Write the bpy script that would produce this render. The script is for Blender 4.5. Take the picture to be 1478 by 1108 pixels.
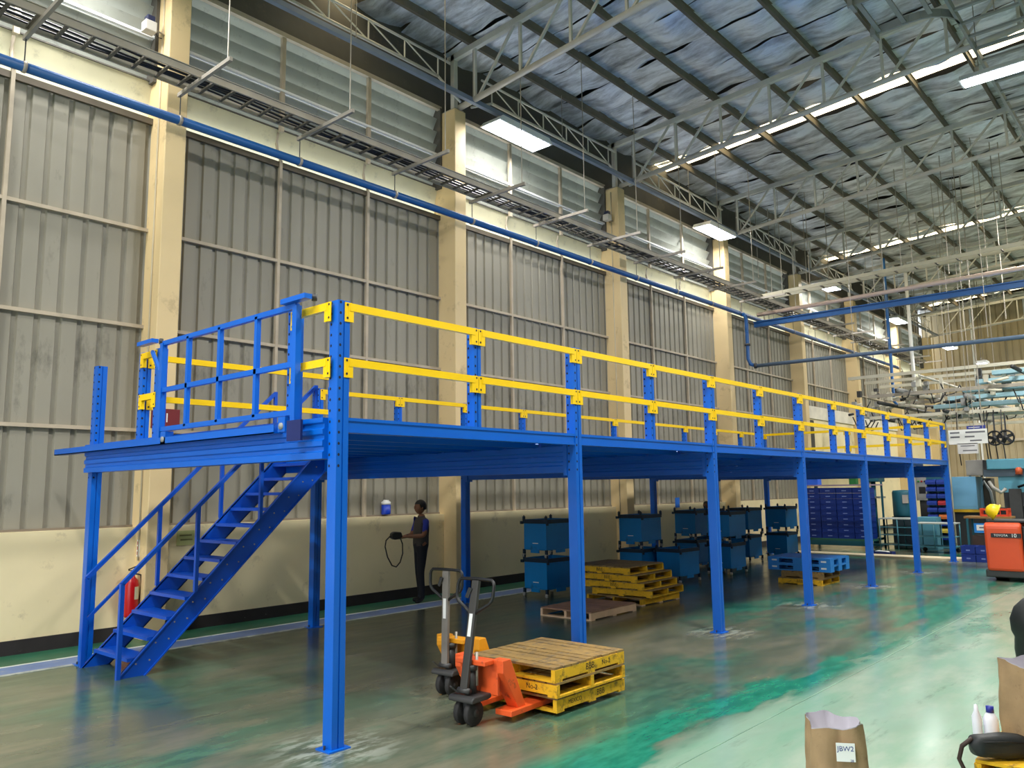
import bpy, math, random
import numpy as np
from mathutils import Matrix, Vector
random.seed(7)
rng = np.random.RandomState(5)
for o in list(bpy.data.objects): bpy.data.objects.remove(o)
SC = bpy.context.scene
COL = SC.collection

# ------------------------------------------------------------------ camera
FPX, YAW, PITCH, ROLL, CAMZ = 1148.7, 0.72473, 0.131556, -0.012933, 1.865
IW, IH = 1478, 1108
def cam_axes():
    cy, sy = math.cos(YAW), math.sin(YAW)
    f = np.array([cy*math.cos(PITCH), sy*math.cos(PITCH), math.sin(PITCH)])
    r = np.array([sy, -cy, 0.0]); u = np.cross(r, f)
    c, s = math.cos(ROLL), math.sin(ROLL)
    return c*r + s*u, -s*r + c*u, f
CR, CU, CF = cam_axes()
cam = bpy.data.cameras.new('camera'); camo = bpy.data.objects.new('camera', cam); COL.objects.link(camo)
cam.sensor_fit = 'HORIZONTAL'; cam.sensor_width = 36.0; cam.lens = FPX/IW*36.0
cam.clip_start = 0.05; cam.clip_end = 300
camo.matrix_world = Matrix(((CR[0], CU[0], -CF[0], 0), (CR[1], CU[1], -CF[1], 0), (CR[2], CU[2], -CF[2], CAMZ), (0, 0, 0, 1)))
SC.camera = camo
CAMP = np.array([0, 0, CAMZ])
def ray(u, v): return (u-IW/2)/FPX*CR - (v-IH/2)/FPX*CU + CF
def atX(u, v, x): d = ray(u, v); return CAMP + d*(x/d[0])
def atY(u, v, y): d = ray(u, v); return CAMP + d*(y/d[1])
def atZ(u, v, z=0.0): d = ray(u, v); return CAMP + d*((z-CAMZ)/d[2])

# ------------------------------------------------------------------ world, exposure
w = bpy.data.worlds.new('World'); SC.world = w; w.use_nodes = True
bg = w.node_tree.nodes['Background']; bg.inputs[0].default_value = (0.86, 0.94, 1.0, 1); bg.inputs[1].default_value = 4.0
SC.view_settings.view_transform = 'Standard'; SC.view_settings.look = 'None'
SC.view_settings.gamma = 1.0; SC.view_settings.use_curve_mapping = False
SC.view_settings.exposure = -0.06
LAMP_W = 620.0          # watts of every high bay lamp
SKY_E = 5.0             # daylight through the roof sheets

# ------------------------------------------------------------------ materials
def lin(r, g, b):
    f = lambda c: (c/255/12.92) if c/255 <= 0.04045 else ((c/255+0.055)/1.055)**2.4
    return (f(r), f(g), f(b), 1)
MATS = {}
def N(nt, t, **kw):
    n = nt.nodes.new(t)
    for k, v in kw.items(): setattr(n, k, v)
    return n
def newmat(name):
    m = bpy.data.materials.new(name); m.use_nodes = True
    return m, m.node_tree, m.node_tree.nodes['Principled BSDF']
def mat(name, rgb, rough=0.5, metal=0.0, var=0.12, scale=3.0, bump=0.0, dirt=None, dirt_amt=0.0, spec=0.5, stretch=(1, 1, 1)):
    """plain procedural material: base colour varied by noise, optional dirt colour and relief"""
    if name in MATS: return MATS[name]
    m, nt, b = newmat(name); L = nt.links.new
    tc = N(nt, 'ShaderNodeTexCoord'); mp = N(nt, 'ShaderNodeMapping'); mp.inputs['Scale'].default_value = stretch
    L(tc.outputs['Object'], mp.inputs[0])
    nz = N(nt, 'ShaderNodeTexNoise'); nz.inputs['Scale'].default_value = scale; nz.inputs['Detail'].default_value = 5
    L(mp.outputs[0], nz.inputs['Vector'])
    c = lin(*rgb)
    cr = N(nt, 'ShaderNodeValToRGB')
    cr.color_ramp.elements[0].position = 0.3; cr.color_ramp.elements[1].position = 0.7
    cr.color_ramp.elements[0].color = tuple(x*(1-var) for x in c[:3])+(1,)
    cr.color_ramp.elements[1].color = tuple(min(1, x*(1+var)) for x in c[:3])+(1,)
    L(nz.outputs[0], cr.inputs[0]); out = cr.outputs[0]
    if dirt is not None:
        n2 = N(nt, 'ShaderNodeTexNoise'); n2.inputs['Scale'].default_value = scale*2.3; n2.inputs['Detail'].default_value = 8
        n2.inputs['Roughness'].default_value = 0.7
        L(mp.outputs[0], n2.inputs['Vector'])
        r2 = N(nt, 'ShaderNodeMapRange'); r2.inputs[1].default_value = 0.62-dirt_amt*0.3; r2.inputs[2].default_value = 0.72-dirt_amt*0.1
        L(n2.outputs[0], r2.inputs[0])
        mx = N(nt, 'ShaderNodeMixRGB'); L(r2.outputs[0], mx.inputs[0]); L(out, mx.inputs[1]); mx.inputs[2].default_value = lin(*dirt)
        out = mx.outputs[0]
    L(out, b.inputs['Base Color'])
    b.inputs['Roughness'].default_value = rough; b.inputs['Metallic'].default_value = metal
    b.inputs['Specular IOR Level'].default_value = spec
    if bump > 0:
        bp = N(nt, 'ShaderNodeBump'); bp.inputs['Strength'].default_value = bump; bp.inputs['Distance'].default_value = 0.02
        L(nz.outputs[0], bp.inputs['Height']); L(bp.outputs[0], b.inputs['Normal'])
    MATS[name] = m; return m
def emit(name, rgb, s):
    if name in MATS: return MATS[name]
    m, nt, b = newmat(name)
    b.inputs['Base Color'].default_value = (0.8, 0.8, 0.8, 1)
    b.inputs['Emission Color'].default_value = lin(*rgb); b.inputs['Emission Strength'].default_value = s
    MATS[name] = m; return m
def translucent(name, rgb, trans=0.45, rough=0.6, var=0.12):
    if name in MATS: return MATS[name]
    m = mat(name, rgb, rough, var=var, scale=2.0, dirt=tuple(int(c*0.75) for c in rgb), dirt_amt=0.2); nt = m.node_tree
    b = nt.nodes['Principled BSDF']; o = nt.nodes['Material Output']
    t = N(nt, 'ShaderNodeBsdfTranslucent'); t.inputs[0].default_value = lin(*rgb)
    mx = N(nt, 'ShaderNodeMixShader'); mx.inputs[0].default_value = trans
    nt.links.new(b.outputs[0], mx.inputs[1]); nt.links.new(t.outputs[0], mx.inputs[2]); nt.links.new(mx.outputs[0], o.inputs[0])
    return m

BLUE = mat('blue_paint', (0, 96, 200), 0.32, var=0.06, scale=1.5)
BLUE_D = mat('blue_paint_stair', (0, 78, 190), 0.4, var=0.1, scale=2.5)
YEL = mat('yellow_paint', (255, 205, 0), 0.35, var=0.04)
HOLE = mat('hole_dark', (8, 14, 40), 0.8, var=0.05)
CREAM = mat('cream_paint', (238, 221, 176), 0.6, var=0.05, scale=1.2, dirt=(206, 188, 148), dirt_amt=0.12)
CREAM_COL = mat('cream_column', (222, 196, 146), 0.6, var=0.06, scale=1.0, dirt=(186, 162, 120), dirt_amt=0.16)
SIDING = mat('siding_sheet', (146, 141, 126), 0.55, metal=0.0, var=0.12, scale=0.9, dirt=(100, 97, 86), dirt_amt=0.18, stretch=(1, 1, 0.35))
FRAME = mat('frame_steel', (182, 168, 146), 0.6, var=0.12, scale=4)
UPPER = mat('upper_wall', (84, 80, 72), 0.7, var=0.2, scale=1.2, dirt=(116, 104, 84), dirt_amt=0.1)
STEELW = mat('truss_steel', (206, 202, 190), 0.45, var=0.08)
STEELG = mat('galvanised', (168, 160, 146), 0.45, metal=0.3, var=0.12)
PURLIN = mat('purlin_steel', (112, 102, 86), 0.6, var=0.15)
PIPEB = mat('pipe_blue', (22, 84, 146), 0.4, var=0.08)
PIPEG = mat('pipe_greyblue', (86, 106, 128), 0.45, var=0.08)
BLACK = mat('black_plastic', (22, 22, 24), 0.45, var=0.15)
RUBBER = mat('rubber', (44, 43, 43), 0.75, var=0.2, scale=8)
DKGREY = mat('dark_grey_metal', (66, 66, 66), 0.5, metal=0.3, var=0.15)
GREY = mat('grey_metal', (150, 150, 148), 0.5, var=0.1)
WHITE = mat('white_paint', (235, 235, 232), 0.5, var=0.04)
ORANGE = mat('orange_paint', (232, 92, 40), 0.4, var=0.06, scale=6, dirt=(150, 66, 40), dirt_amt=0.12)
ORANGE_F = mat('orange_forklift', (226, 84, 44), 0.4, var=0.04)
YELJ = mat('yellow_jack', (238, 160, 24), 0.4, var=0.06)
WOODY = mat('yellow_wood', (228, 176, 22), 0.75, var=0.12, scale=6, dirt=(120, 92, 34), dirt_amt=0.35, bump=0.3)
WOODT = mat('worn_yellow_deck', (150, 120, 66), 0.75, var=0.22, scale=5, dirt=(96, 84, 66), dirt_amt=0.5, bump=0.3)
WOODN = mat('natural_wood', (156, 118, 94), 0.75, var=0.2, scale=5, bump=0.3)
WOODE = mat('pale_wood', (226, 190, 152), 0.75, var=0.12, scale=5)
BINB = mat('bin_blue', (0, 130, 200), 0.42, var=0.1, scale=2, dirt=(10, 84, 128), dirt_amt=0.1)
BIND = mat('bin_trim', (14, 44, 66), 0.5, var=0.15)
PLB = mat('plastic_blue', (32, 128, 210), 0.45, var=0.06)
TOTE = mat('tote_blue', (10, 46, 132), 0.45, var=0.08)
TEAL = mat('teal_machine', (86, 150, 172), 0.5, var=0.08)
TEALD = mat('dark_teal', (22, 88, 104), 0.5, var=0.1)
BRASSP = mat('sack_paper', (156, 128, 94), 0.8, var=0.16, scale=7, bump=0.5, dirt=(130, 104, 74), dirt_amt=0.15)
LINER = mat('sack_liner', (186, 182, 190), 0.6, var=0.05, scale=8, bump=0.3)
BASEB = mat('black_skirting', (42, 36, 36), 0.65, var=0.15, scale=4, dirt=(190, 184, 176), dirt_amt=-0.12)
SKIN = mat('skin', (128, 84, 58), 0.6, var=0.06)
INK = mat('ink_blue', (24, 40, 130), 0.6, var=0.05)
INKK = mat('ink_black', (24, 20, 14), 0.7, var=0.1)
LOUV = translucent('louvre_sheet', (154, 156, 146), 0.16)
GLOWS = translucent('fascia_sheet', (236, 228, 190), 0.5)

def floor_material():
    m, nt, b = newmat('floor_epoxy'); L = nt.links.new
    g = N(nt, 'ShaderNodeNewGeometry'); sp = N(nt, 'ShaderNodeSeparateXYZ'); L(g.outputs['Position'], sp.inputs[0])
    def M(op, a, bb=None, c=None, clamp=False):
        n = N(nt, 'ShaderNodeMath', operation=op); n.use_clamp = clamp
        for i, x in enumerate((a, bb, c)):
            if x is None: continue
            if isinstance(x, (int, float)): n.inputs[i].default_value = x
            else: L(x, n.inputs[i])
        return n.outputs[0]
    def noise(scale, stretch, detail=6, rough=0.6, seed=0):
        mp = N(nt, 'ShaderNodeMapping'); mp.inputs['Scale'].default_value = stretch; mp.inputs['Location'].default_value = (seed, seed*0.7, 0)
        L(g.outputs['Position'], mp.inputs[0])
        n = N(nt, 'ShaderNodeTexNoise'); n.inputs['Scale'].default_value = scale; n.inputs['Detail'].default_value = detail; n.inputs['Roughness'].default_value = rough
        L(mp.outputs[0], n.inputs['Vector']); return n.outputs[0]
    def smooth(x, a, c):
        r = N(nt, 'ShaderNodeMapRange', interpolation_type='SMOOTHSTEP'); r.inputs[1].default_value = a; r.inputs[2].default_value = c
        L(x, r.inputs[0]); return r.outputs[0]
    def mix(f, a, c):
        n = N(nt, 'ShaderNodeMixRGB')
        if isinstance(f, (int, float)): n.inputs[0].default_value = f
        else: L(f, n.inputs[0])
        for i, x in ((1, a), (2, c)):
            if isinstance(x, tuple): n.inputs[i].default_value = x
            else: L(x, n.inputs[i])
        return n.outputs[0]
    n1 = noise(0.55, (0.7, 1.5, 1)); n2 = noise(1.6, (0.5, 1.4, 1), seed=3.1); n3 = noise(7.0, (0.5, 1.3, 1), seed=9); n4 = noise(0.9, (0.45, 1.5, 1), 5, 0.55, seed=17)
    worn = mix(smooth(n2, 0.35, 0.68), lin(86, 94, 78), lin(116, 114, 96))
    green = mix(smooth(n3, 0.3, 0.7), lin(56, 82, 68), lin(80, 104, 84))
    col = mix(smooth(n1, 0.40, 0.58), green, worn)
    # paler aisle towards the viewer's right
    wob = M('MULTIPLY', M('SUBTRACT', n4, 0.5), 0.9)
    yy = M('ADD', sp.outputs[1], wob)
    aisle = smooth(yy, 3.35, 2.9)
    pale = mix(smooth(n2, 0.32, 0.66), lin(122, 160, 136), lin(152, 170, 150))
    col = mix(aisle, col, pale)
    # bright teal repaint beside the floor joint, and scattered teal patches
    d1 = smooth(M('ABSOLUTE', M('SUBTRACT', sp.outputs[1], 3.36)), 0.52, 0.2)
    band = M('MULTIPLY', d1, smooth(n4, 0.45, 0.53))
    far = smooth(sp.outputs[0], 7.0, 14.0)
    patch = M('MULTIPLY', smooth(n1, 0.53, 0.42), M('MULTIPLY', smooth(sp.outputs[1], 9.6, 8.2), M('MULTIPLY_ADD', far, 0.6, 0.22)))
    teal = mix(smooth(n3, 0.3, 0.7), lin(14, 108, 86), lin(40, 136, 110))
    col = mix(M('MAXIMUM', band, M('MULTIPLY', patch, smooth(n2, 0.4, 0.56))), col, teal)
    # dusty rings round the post feet
    dx = M('SUBTRACT', M('MODULO', M('ADD', sp.outputs[0], 13.0-3.69+0.5), 3.0), 1.5)
    dy = M('SUBTRACT', sp.outputs[1], 5.05)
    dd = M('SQRT', M('ADD', M('MULTIPLY', dx, dx), M('MULTIPLY', dy, dy)))
    dust = M('MULTIPLY', smooth(dd, 0.62, 0.12), smooth(n3, 0.44, 0.6))
    col = mix(M('MULTIPLY', dust, 0.7), col, lin(170, 178, 168))
    # dark streaks
    n5 = noise(2.4, (0.35, 1.8, 1), 7, 0.7, seed=31)
    col = mix(M('MULTIPLY', smooth(n5, 0.56, 0.7), 0.4), col, lin(46, 52, 44))
    L(col, b.inputs['Base Color'])
    r = N(nt, 'ShaderNodeMapRange'); r.inputs[3].default_value = 0.10; r.inputs[4].default_value = 0.34; L(n5, r.inputs[0]); L(r.outputs[0], b.inputs['Roughness'])
    b.inputs['Specular IOR Level'].default_value = 0.5
    bp = N(nt, 'ShaderNodeBump'); bp.inputs['Strength'].default_value = 0.05; bp.inputs['Distance'].default_value = 0.02; L(n2, bp.inputs['Height']); L(bp.outputs[0], b.inputs['Normal'])
    return m
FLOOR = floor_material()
def foil_material():
    m, nt, b = newmat('foil_insulation'); L = nt.links.new
    tc = N(nt, 'ShaderNodeNewGeometry')
    mp = N(nt, 'ShaderNodeMapping'); mp.inputs['Scale'].default_value = (2.2, 0.55, 1); L(tc.outputs['Position'], mp.inputs[0])
    n1 = N(nt, 'ShaderNodeTexNoise'); n1.inputs['Scale'].default_value = 1.5; n1.inputs['Detail'].default_value = 7; n1.inputs['Roughness'].default_value = 0.65; L(mp.outputs[0], n1.inputs['Vector'])
    n2 = N(nt, 'ShaderNodeTexNoise'); n2.inputs['Scale'].default_value = 6; n2.inputs['Detail'].default_value = 4; L(mp.outputs[0], n2.inputs['Vector'])
    cr = N(nt, 'ShaderNodeValToRGB'); e = cr.color_ramp.elements
    e[0].position = 0.3; e[0].color = lin(112, 113, 116); e[1].position = 0.58; e[1].color = lin(236, 240, 246)
    L(n1.outputs[0], cr.inputs[0]); L(cr.outputs[0], b.inputs['Base Color'])
    b.inputs['Metallic'].default_value = 0.4; b.inputs['Roughness'].default_value = 0.42
    bp = N(nt, 'ShaderNodeBump'); bp.inputs['Strength'].default_value = 0.5; bp.inputs['Distance'].default_value = 0.05; L(n2.outputs[0], bp.inputs['Height']); L(bp.outputs[0], b.inputs['Normal'])
    return m
FOIL = foil_material()

# ------------------------------------------------------------------ mesh helpers
class MB:
    def __init__(s): s.v = []; s.f = []
    def add(s, vs, fs):
        o = len(s.v); s.v += [tuple(map(float, q)) for q in vs]; s.f += [tuple(i+o for i in f) for f in fs]; return s
    def box(s, x0, x1, y0, y1, z0, z1):
        return s.add([(x0,y0,z0),(x1,y0,z0),(x1,y1,z0),(x0,y1,z0),(x0,y0,z1),(x1,y0,z1),(x1,y1,z1),(x0,y1,z1)],
                     [(0,3,2,1),(4,5,6,7),(0,1,5,4),(1,2,6,5),(2,3,7,6),(3,0,4,7)])
    def bar(s, p, q, w, h, up=(0,0,1)):
        p = Vector(p); q = Vector(q); d = (q-p).normalized(); up = Vector(up)
        if abs(d.dot(up)) > 0.98: up = Vector((1,0,0))
        a = d.cross(up).normalized()*w/2; b = a.cross(d).normalized()*h/2
        vs = [p-a-b, p+a-b, p+a+b, p-a+b, q-a-b, q+a-b, q+a+b, q-a+b]
        return s.add(vs, [(0,1,2,3),(7,6,5,4),(0,4,5,1),(1,5,6,2),(2,6,7,3),(3,7,4,0)])
    def tube(s, p, q, r, n=8, r2=None):
        p = Vector(p); q = Vector(q); d = (q-p).normalized(); r2 = r if r2 is None else r2
        up = Vector((0,0,1)) if abs(d.z) < 0.9 else Vector((1,0,0))
        a = d.cross(up).normalized(); b = d.cross(a)
        vs = []
        for k in range(n):
            t = 2*math.pi*k/n; e = a*math.cos(t)+b*math.sin(t); vs.append(p+e*r); vs.append(q+e*r2)
        fs = [(2*k, 2*((k+1)%n), 2*((k+1)%n)+1, 2*k+1) for k in range(n)]
        fs += [tuple(2*k for k in reversed(range(n))), tuple(2*k+1 for k in range(n))]
        return s.add(vs, fs)
    def path(s, pts, r, n=8, closed=False):
        pts = [Vector(q) for q in pts]; m = len(pts); vs = []; prev = None
        for i, q in enumerate(pts):
            if closed: d = (pts[(i+1)%m]-pts[i-1]).normalized()
            else: d = (pts[min(i+1, m-1)]-pts[max(i-1, 0)]).normalized()
            if prev is None: a = d.orthogonal().normalized()
            else: a = (prev-d*prev.dot(d)).normalized()
            prev = a; b = d.cross(a)
            for k in range(n):
                t = 2*math.pi*k/n; vs.append(q+(a*math.cos(t)+b*math.sin(t))*r)
        fs = []
        for i in range(m if closed else m-1):
            j = (i+1) % m
            for k in range(n): fs.append((i*n+k, i*n+(k+1)%n, j*n+(k+1)%n, j*n+k))
        if not closed: fs += [tuple(reversed(range(n))), tuple((m-1)*n+k for k in range(n))]
        return s.add(vs, fs)
    def lathe(s, prof, c=(0,0,0), n=16, axis='z'):
        vs = []; m = len(prof)
        for k in range(n):
            t = 2*math.pi*k/n
            for r, h in prof:
                if axis == 'z': vs.append((c[0]+r*math.cos(t), c[1]+r*math.sin(t), c[2]+h))
                elif axis == 'y': vs.append((c[0]+r*math.cos(t), c[1]+h, c[2]+r*math.sin(t)))
                else: vs.append((c[0]+h, c[1]+r*math.cos(t), c[2]+r*math.sin(t)))
        fs = [(k*m+i, ((k+1)%n)*m+i, ((k+1)%n)*m+i+1, k*m+i+1) for k in range(n) for i in range(m-1)]
        return s.add(vs, fs)
    def prism(s, poly, a, b, plane='xz'):
        """polygon in a plane, extruded along the third axis from a to b"""
        n = len(poly)
        def P(q, t): return {'xz': (q[0], t, q[1]), 'yz': (t, q[0], q[1]), 'xy': (q[0], q[1], t)}[plane]
        vs = [P(q, a) for q in poly]+[P(q, b) for q in poly]
        fs = [tuple(range(n)), tuple(reversed(range(n, 2*n)))]+[(i, i+n, (i+1)%n+n, (i+1)%n) for i in range(n)]
        return s.add(vs, fs)
    def grid(s, fn, nu, nv):
        vs = [fn(i/nu, j/nv) for i in range(nu+1) for j in range(nv+1)]
        fs = [(i*(nv+1)+j, (i+1)*(nv+1)+j, (i+1)*(nv+1)+j+1, i*(nv+1)+j+1) for i in range(nu) for j in range(nv)]
        return s.add(vs, fs)
    def mesh(s, name, m, smooth=False):
        me = bpy.data.meshes.new(name); me.from_pydata(s.v, [], s.f)
        bm_fix(me)
        if m: me.materials.append(m)
        if smooth:
            for pz in me.polygons: pz.use_smooth = True
        return me
    def build(s, name, m, parent=None, smooth=False, bevel=0.0, loc=None, rot=None):
        return ob(name, s.mesh(name, m, smooth), parent, bevel, loc, rot)
import bmesh
def bm_fix(me):
    bm = bmesh.new(); bm.from_mesh(me); bmesh.ops.recalc_face_normals(bm, faces=bm.faces); bm.to_mesh(me); bm.free()
def ob(name, me, parent=None, bevel=0.0, loc=None, rot=None):
    o = bpy.data.objects.new(name, me); COL.objects.link(o)
    if parent is not None: o.parent = parent
    if loc is not None: o.location = loc
    if rot is not None: o.rotation_euler = rot
    if bevel > 0:
        b = o.modifiers.new('bevel', 'BEVEL'); b.width = bevel; b.segments = 2; b.limit_method = 'ANGLE'
    return o
def tag(o, label, cat, group=None, kind=None):
    o['label'] = label
    if cat: o['category'] = cat
    if group: o['group'] = group
    if kind: o['kind'] = kind
    return o
def thing(name, label, cat, loc=(0,0,0), rz=0.0, group=None, kind=None):
    o = bpy.data.objects.new(name, None); COL.objects.link(o); o.location = loc; o.rotation_euler = (0, 0, rz)
    o.empty_display_size = 0.1
    return tag(o, label, cat, group, kind)
def dup(o, loc=None, rz=None, label=None, parent=None):
    c = o.copy(); COL.objects.link(c); c.parent = parent
    if loc is not None: c.location = loc
    if rz is not None: c.rotation_euler = (0, 0, rz)
    if label: c['label'] = label
    for ch in list(o.children): dup(ch, parent=c)
    return c
def text(txt, size, m, name, parent, mw, thick=0.0015, align='CENTER'):
    cu = bpy.data.curves.new('txt', 'FONT'); cu.body = txt; cu.size = size; cu.extrude = thick; cu.align_x = align; cu.align_y = 'CENTER'
    to = bpy.data.objects.new('txt', cu); COL.objects.link(to)
    bpy.context.view_layer.update()
    me = bpy.data.meshes.new_from_object(to.evaluated_get(bpy.context.evaluated_depsgraph_get()))
    bpy.data.objects.remove(to); bpy.data.curves.remove(cu)
    me.name = name; me.materials.clear(); me.materials.append(m)
    o = ob(name, me, parent); o.matrix_local = mw
    return o
def facing(normal, origin, up=(0,0,1)):
    """matrix whose local z is the normal, local y is up"""
    n = Vector(normal).normalized(); u = Vector(up); x = u.cross(n).normalized(); y = n.cross(x)
    return Matrix(((x.x, y.x, n.x, origin[0]), (x.y, y.y, n.y, origin[1]), (x.z, y.z, n.z, origin[2]), (0,0,0,1)))

# ================================================================== SETTING
XF, XB, YR = 45.3, -6.6, -22.0           # far wall, back wall, right wall
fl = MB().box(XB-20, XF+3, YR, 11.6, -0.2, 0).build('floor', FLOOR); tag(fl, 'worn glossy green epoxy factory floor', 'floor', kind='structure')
def stripe(y0, y1, z, m, nm):
    o = MB().box(0, 21.4, y0, y1, 0.0, z).build(nm, m, fl); return o
stripe(9.77, 10.16, 0.004, mat('stripe_blue', (104, 132, 186), 0.35, var=0.12, scale=2, dirt=(150, 160, 176), dirt_amt=0.2), 'blue_stripe')
stripe(10.16, 10.22, 0.005, mat('stripe_white', (222, 228, 222), 0.4, var=0.06, dirt=(160, 168, 160), dirt_amt=0.2), 'white_line')
stripe(9.70, 9.77, 0.005, mat('stripe_white2', (190, 196, 188), 0.4, var=0.1, dirt=(110, 120, 110), dirt_amt=0.5), 'white_line')
stripe(10.22, 10.9, 0.003, mat('stripe_green', (44, 104, 78), 0.4, var=0.12, scale=3), 'green_margin')
MB().box(0, 21.9, 2.935, 2.945, 0, 0.002).build('floor_joint', mat('joint', (112, 148, 126), 0.5, var=0.3, scale=1.5), fl)

SP, X0 = 5.64, 4.87
COLX = [X0+SP*i for i in range(-2, 8)]
YD, YS, YC = 10.9, 11.04, 10.58            # dado face, siding, column front
wl = thing('wall_left', 'long factory side wall of corrugated sheeting above a cream dado', 'wall', (0,0,0), kind='structure')
MB().box(XB, 27.3, YD, 11.25, 0, 1.43).build('dado_wall', CREAM, wl)
MB().box(27.3, XF, YD, 11.25, 0, 4.25).build('infill_wall', CREAM, wl)
MB().box(27.3, 33.2, YD-0.06, YD, 4.25, 4.7).build('lintel', mat('lintel', (222, 214, 196), 0.6), wl)
MB().box(33.5, 38.6, YD-0.06, YD, 4.25, 4.65).build('lintel', MATS['lintel'], wl)
MB().box(28.0, 28.75, YD-0.004, YD, 0.0, 4.2).build('door_gap', mat('gap_dark', (70, 66, 56), 0.8), wl)
bbl = MB().box(XB, XF, YD-0.025, YD, 0, 0.17).build('baseboard_left', BASEB); tag(bbl, 'scuffed black skirting along the cream dado', 'skirting', kind='structure')
# corrugated panels (3 per bay), mullions, girts, louvres
def corr_mesh(w, z0, z1, pitch=0.245):
    pts = []; n = max(1, int(round(w/pitch))); p = w/n
    for k in range(n):
        x = k*p
        pts += [(x, 0), (x+p*0.70, 0), (x+p*0.76, 0.035), (x+p*0.94, 0.035)]
    pts.append((w, 0))
    b = MB(); m = len(pts)
    b.add([(x, y, z0) for x, y in pts]+[(x, y, z1) for x, y in pts], [(i, i+1, i+1+m, i+m) for i in range(m-1)])
    return b
bayw = SP-0.3; third = bayw/3
me_corr = corr_mesh(third, 1.43, 7.2).mesh('siding_panel', SIDING)
me_corr2 = corr_mesh(third, 4.25, 7.2).mesh('siding_panel', SIDING)
BL_N, LZ0, LZ1 = 6, 7.72, 9.36
bp_ = (LZ1-LZ0)/BL_N
def blade_mesh():
    # a curved sheet blade whose upper edge leans into the hall
    b = MB(); n = 5
    def fn(i, j):
        t = j; return (i*third, 0.17*(1-t)-0.03+0.03*math.sin(t*math.pi), t*bp_*1.42)
    return b.grid(fn, 1, n)
me_bl = blade_mesh().mesh('louvre_blade', LOUV, True)
def fascia():
    return MB().grid(lambda i, j: (i*third, 0.13-0.09*j+0.03*math.sin(j*math.pi), 7.06+0.72*j), 1, 8)
me_fa = fascia().mesh('fascia_sheet', GLOWS, True)
for i, cx in enumerate(COLX[:-1]):
    xs = cx+0.15
    for k in range(3):
        xa = xs+k*third
        ob('siding_panel', me_corr if cx < 26 else me_corr2, wl, loc=(xa, YS, 0))
        ob('fascia_sheet', me_fa, wl, loc=(xa, YS, 0))
        for q in range(BL_N): ob('louvre_blade', me_bl, wl, loc=(xa, YS+0.02, LZ0+q*bp_))
    zl = 1.43 if cx < 26 else 4.25
    for k in (1, 2):
        xa = xs+k*third
        MB().box(xa-0.024, xa+0.024, YS-0.07, YS-0.015, zl, 7.22).build('mullion', FRAME, wl)
        MB().path([(xa, YS-0.04, 7.2), (xa, YS-0.02, 7.3), (xa, YS+0.06, 7.42), (xa, YS+0.10, 7.6), (xa, YS+0.06, 7.74)], 0.026, 6).build('mullion_bend', FRAME, wl, True)
        MB().box(xa-0.035, xa+0.035, YS-0.07, YS-0.01, 7.72, 9.38).build('louvre_mullion', FRAME, wl)
    for z in (2.73, 4.16, 5.54):
        if z > zl: MB().box(xs, xs+bayw, YS-0.065, YS-0.01, z-0.024, z+0.024).build('girt', FRAME, wl)
    for xj in (xs, xs+bayw-0.05): MB().box(xj, xj+0.05, YS-0.10, YS+0.22, 7.74, 9.4).build('jamb', UPPER, wl)
    MB().box(cx-0.15, cx+0.15, YS-0.02, YS+0.1, 9.3, 9.46).build('column_closer', UPPER, wl)
    MB().box(xs, xs+bayw, YS-0.08, YS-0.01, 8.40, 8.44).build('louvre_rail', WHITE, wl)
    MB().box(xs, xs+bayw, YS-0.09, YS-0.01, 9.36, 9.44).build('louvre_rail', FRAME, wl)
    MB().box(xs, xs+bayw, YS-0.05, YS, 7.11, 7.2).build('siding_cap', mat('cap_dark', (96, 86, 70), 0.7), wl)
    MB().box(xs, xs+bayw, YS-0.02, YS+0.06, 1.40, 1.46).build('sill_angle', mat('sill', (128, 116, 100), 0.6), wl)
    MB().box(cx, cx+SP, YS+0.02, YS+0.10, 9.44, 11.2).build('upper_panel', UPPER, wl)
    MB().box(cx, cx+SP, YS+0.30, YS+0.33, 7.42, 7.80).box(cx, cx+SP, YS+0.02, YS+0.33, 7.78, 7.80).build('added_shade_board', UPPER, wl)  # unseen board added to keep daylight off the upper back of the fascia
for i, cx in enumerate(COLX):
    c = MB().box(cx-0.15, cx+0.15, YC, 11.3, 0, 9.3).build('column', CREAM_COL, bevel=0.012)
    nth = i-1
    if nth < 1: lb = 'cream painted column outside the photo, %s of the stairs' % ('far left' if i == 0 else 'just left')
    else: lb = 'cream painted wall column, number %s from the left edge of the photo' % ['one', 'two', 'three', 'four', 'five', 'six', 'seven', 'eight', 'nine'][nth-1]
    tag(c, lb, 'column', 'cream wall columns', 'structure')
# far, right and back walls
wf = thing('wall_far', 'far end wall of tan corrugated sheeting', 'wall', kind='structure')
tan = mat('far_siding', (176, 160, 128), 0.6, var=0.1, scale=1)
nfar = 14
for k in range(nfar):
    b = corr_mesh(2.35, 0, 12.2, 0.3); o = b.build('siding_panel', tan, wf, loc=(XF, 11.2-k*2.35, 0), rot=(0, 0, -math.pi/2))
    MB().box(XF-0.09, XF-0.02, 11.17-k*2.35, 11.25-k*2.35, 0, 12).build('mullion', WHITE, wf)
for z in (3.9, 7.6): MB().box(XF-0.1, XF-0.02, -20, 11.2, z, z+0.12).build('girt', FRAME, wf)
wr = MB().box(XB, XF, YR-0.2, YR, 0, 13).build('wall_right', mat('hall_wall', (132, 124, 110), 0.8)); tag(wr, 'plain cream wall on the far right of the hall', 'wall', kind='structure')
wb = thing('wall_back', 'plain wall behind the viewer with a wide open loading doorway', 'wall', kind='structure')
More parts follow.
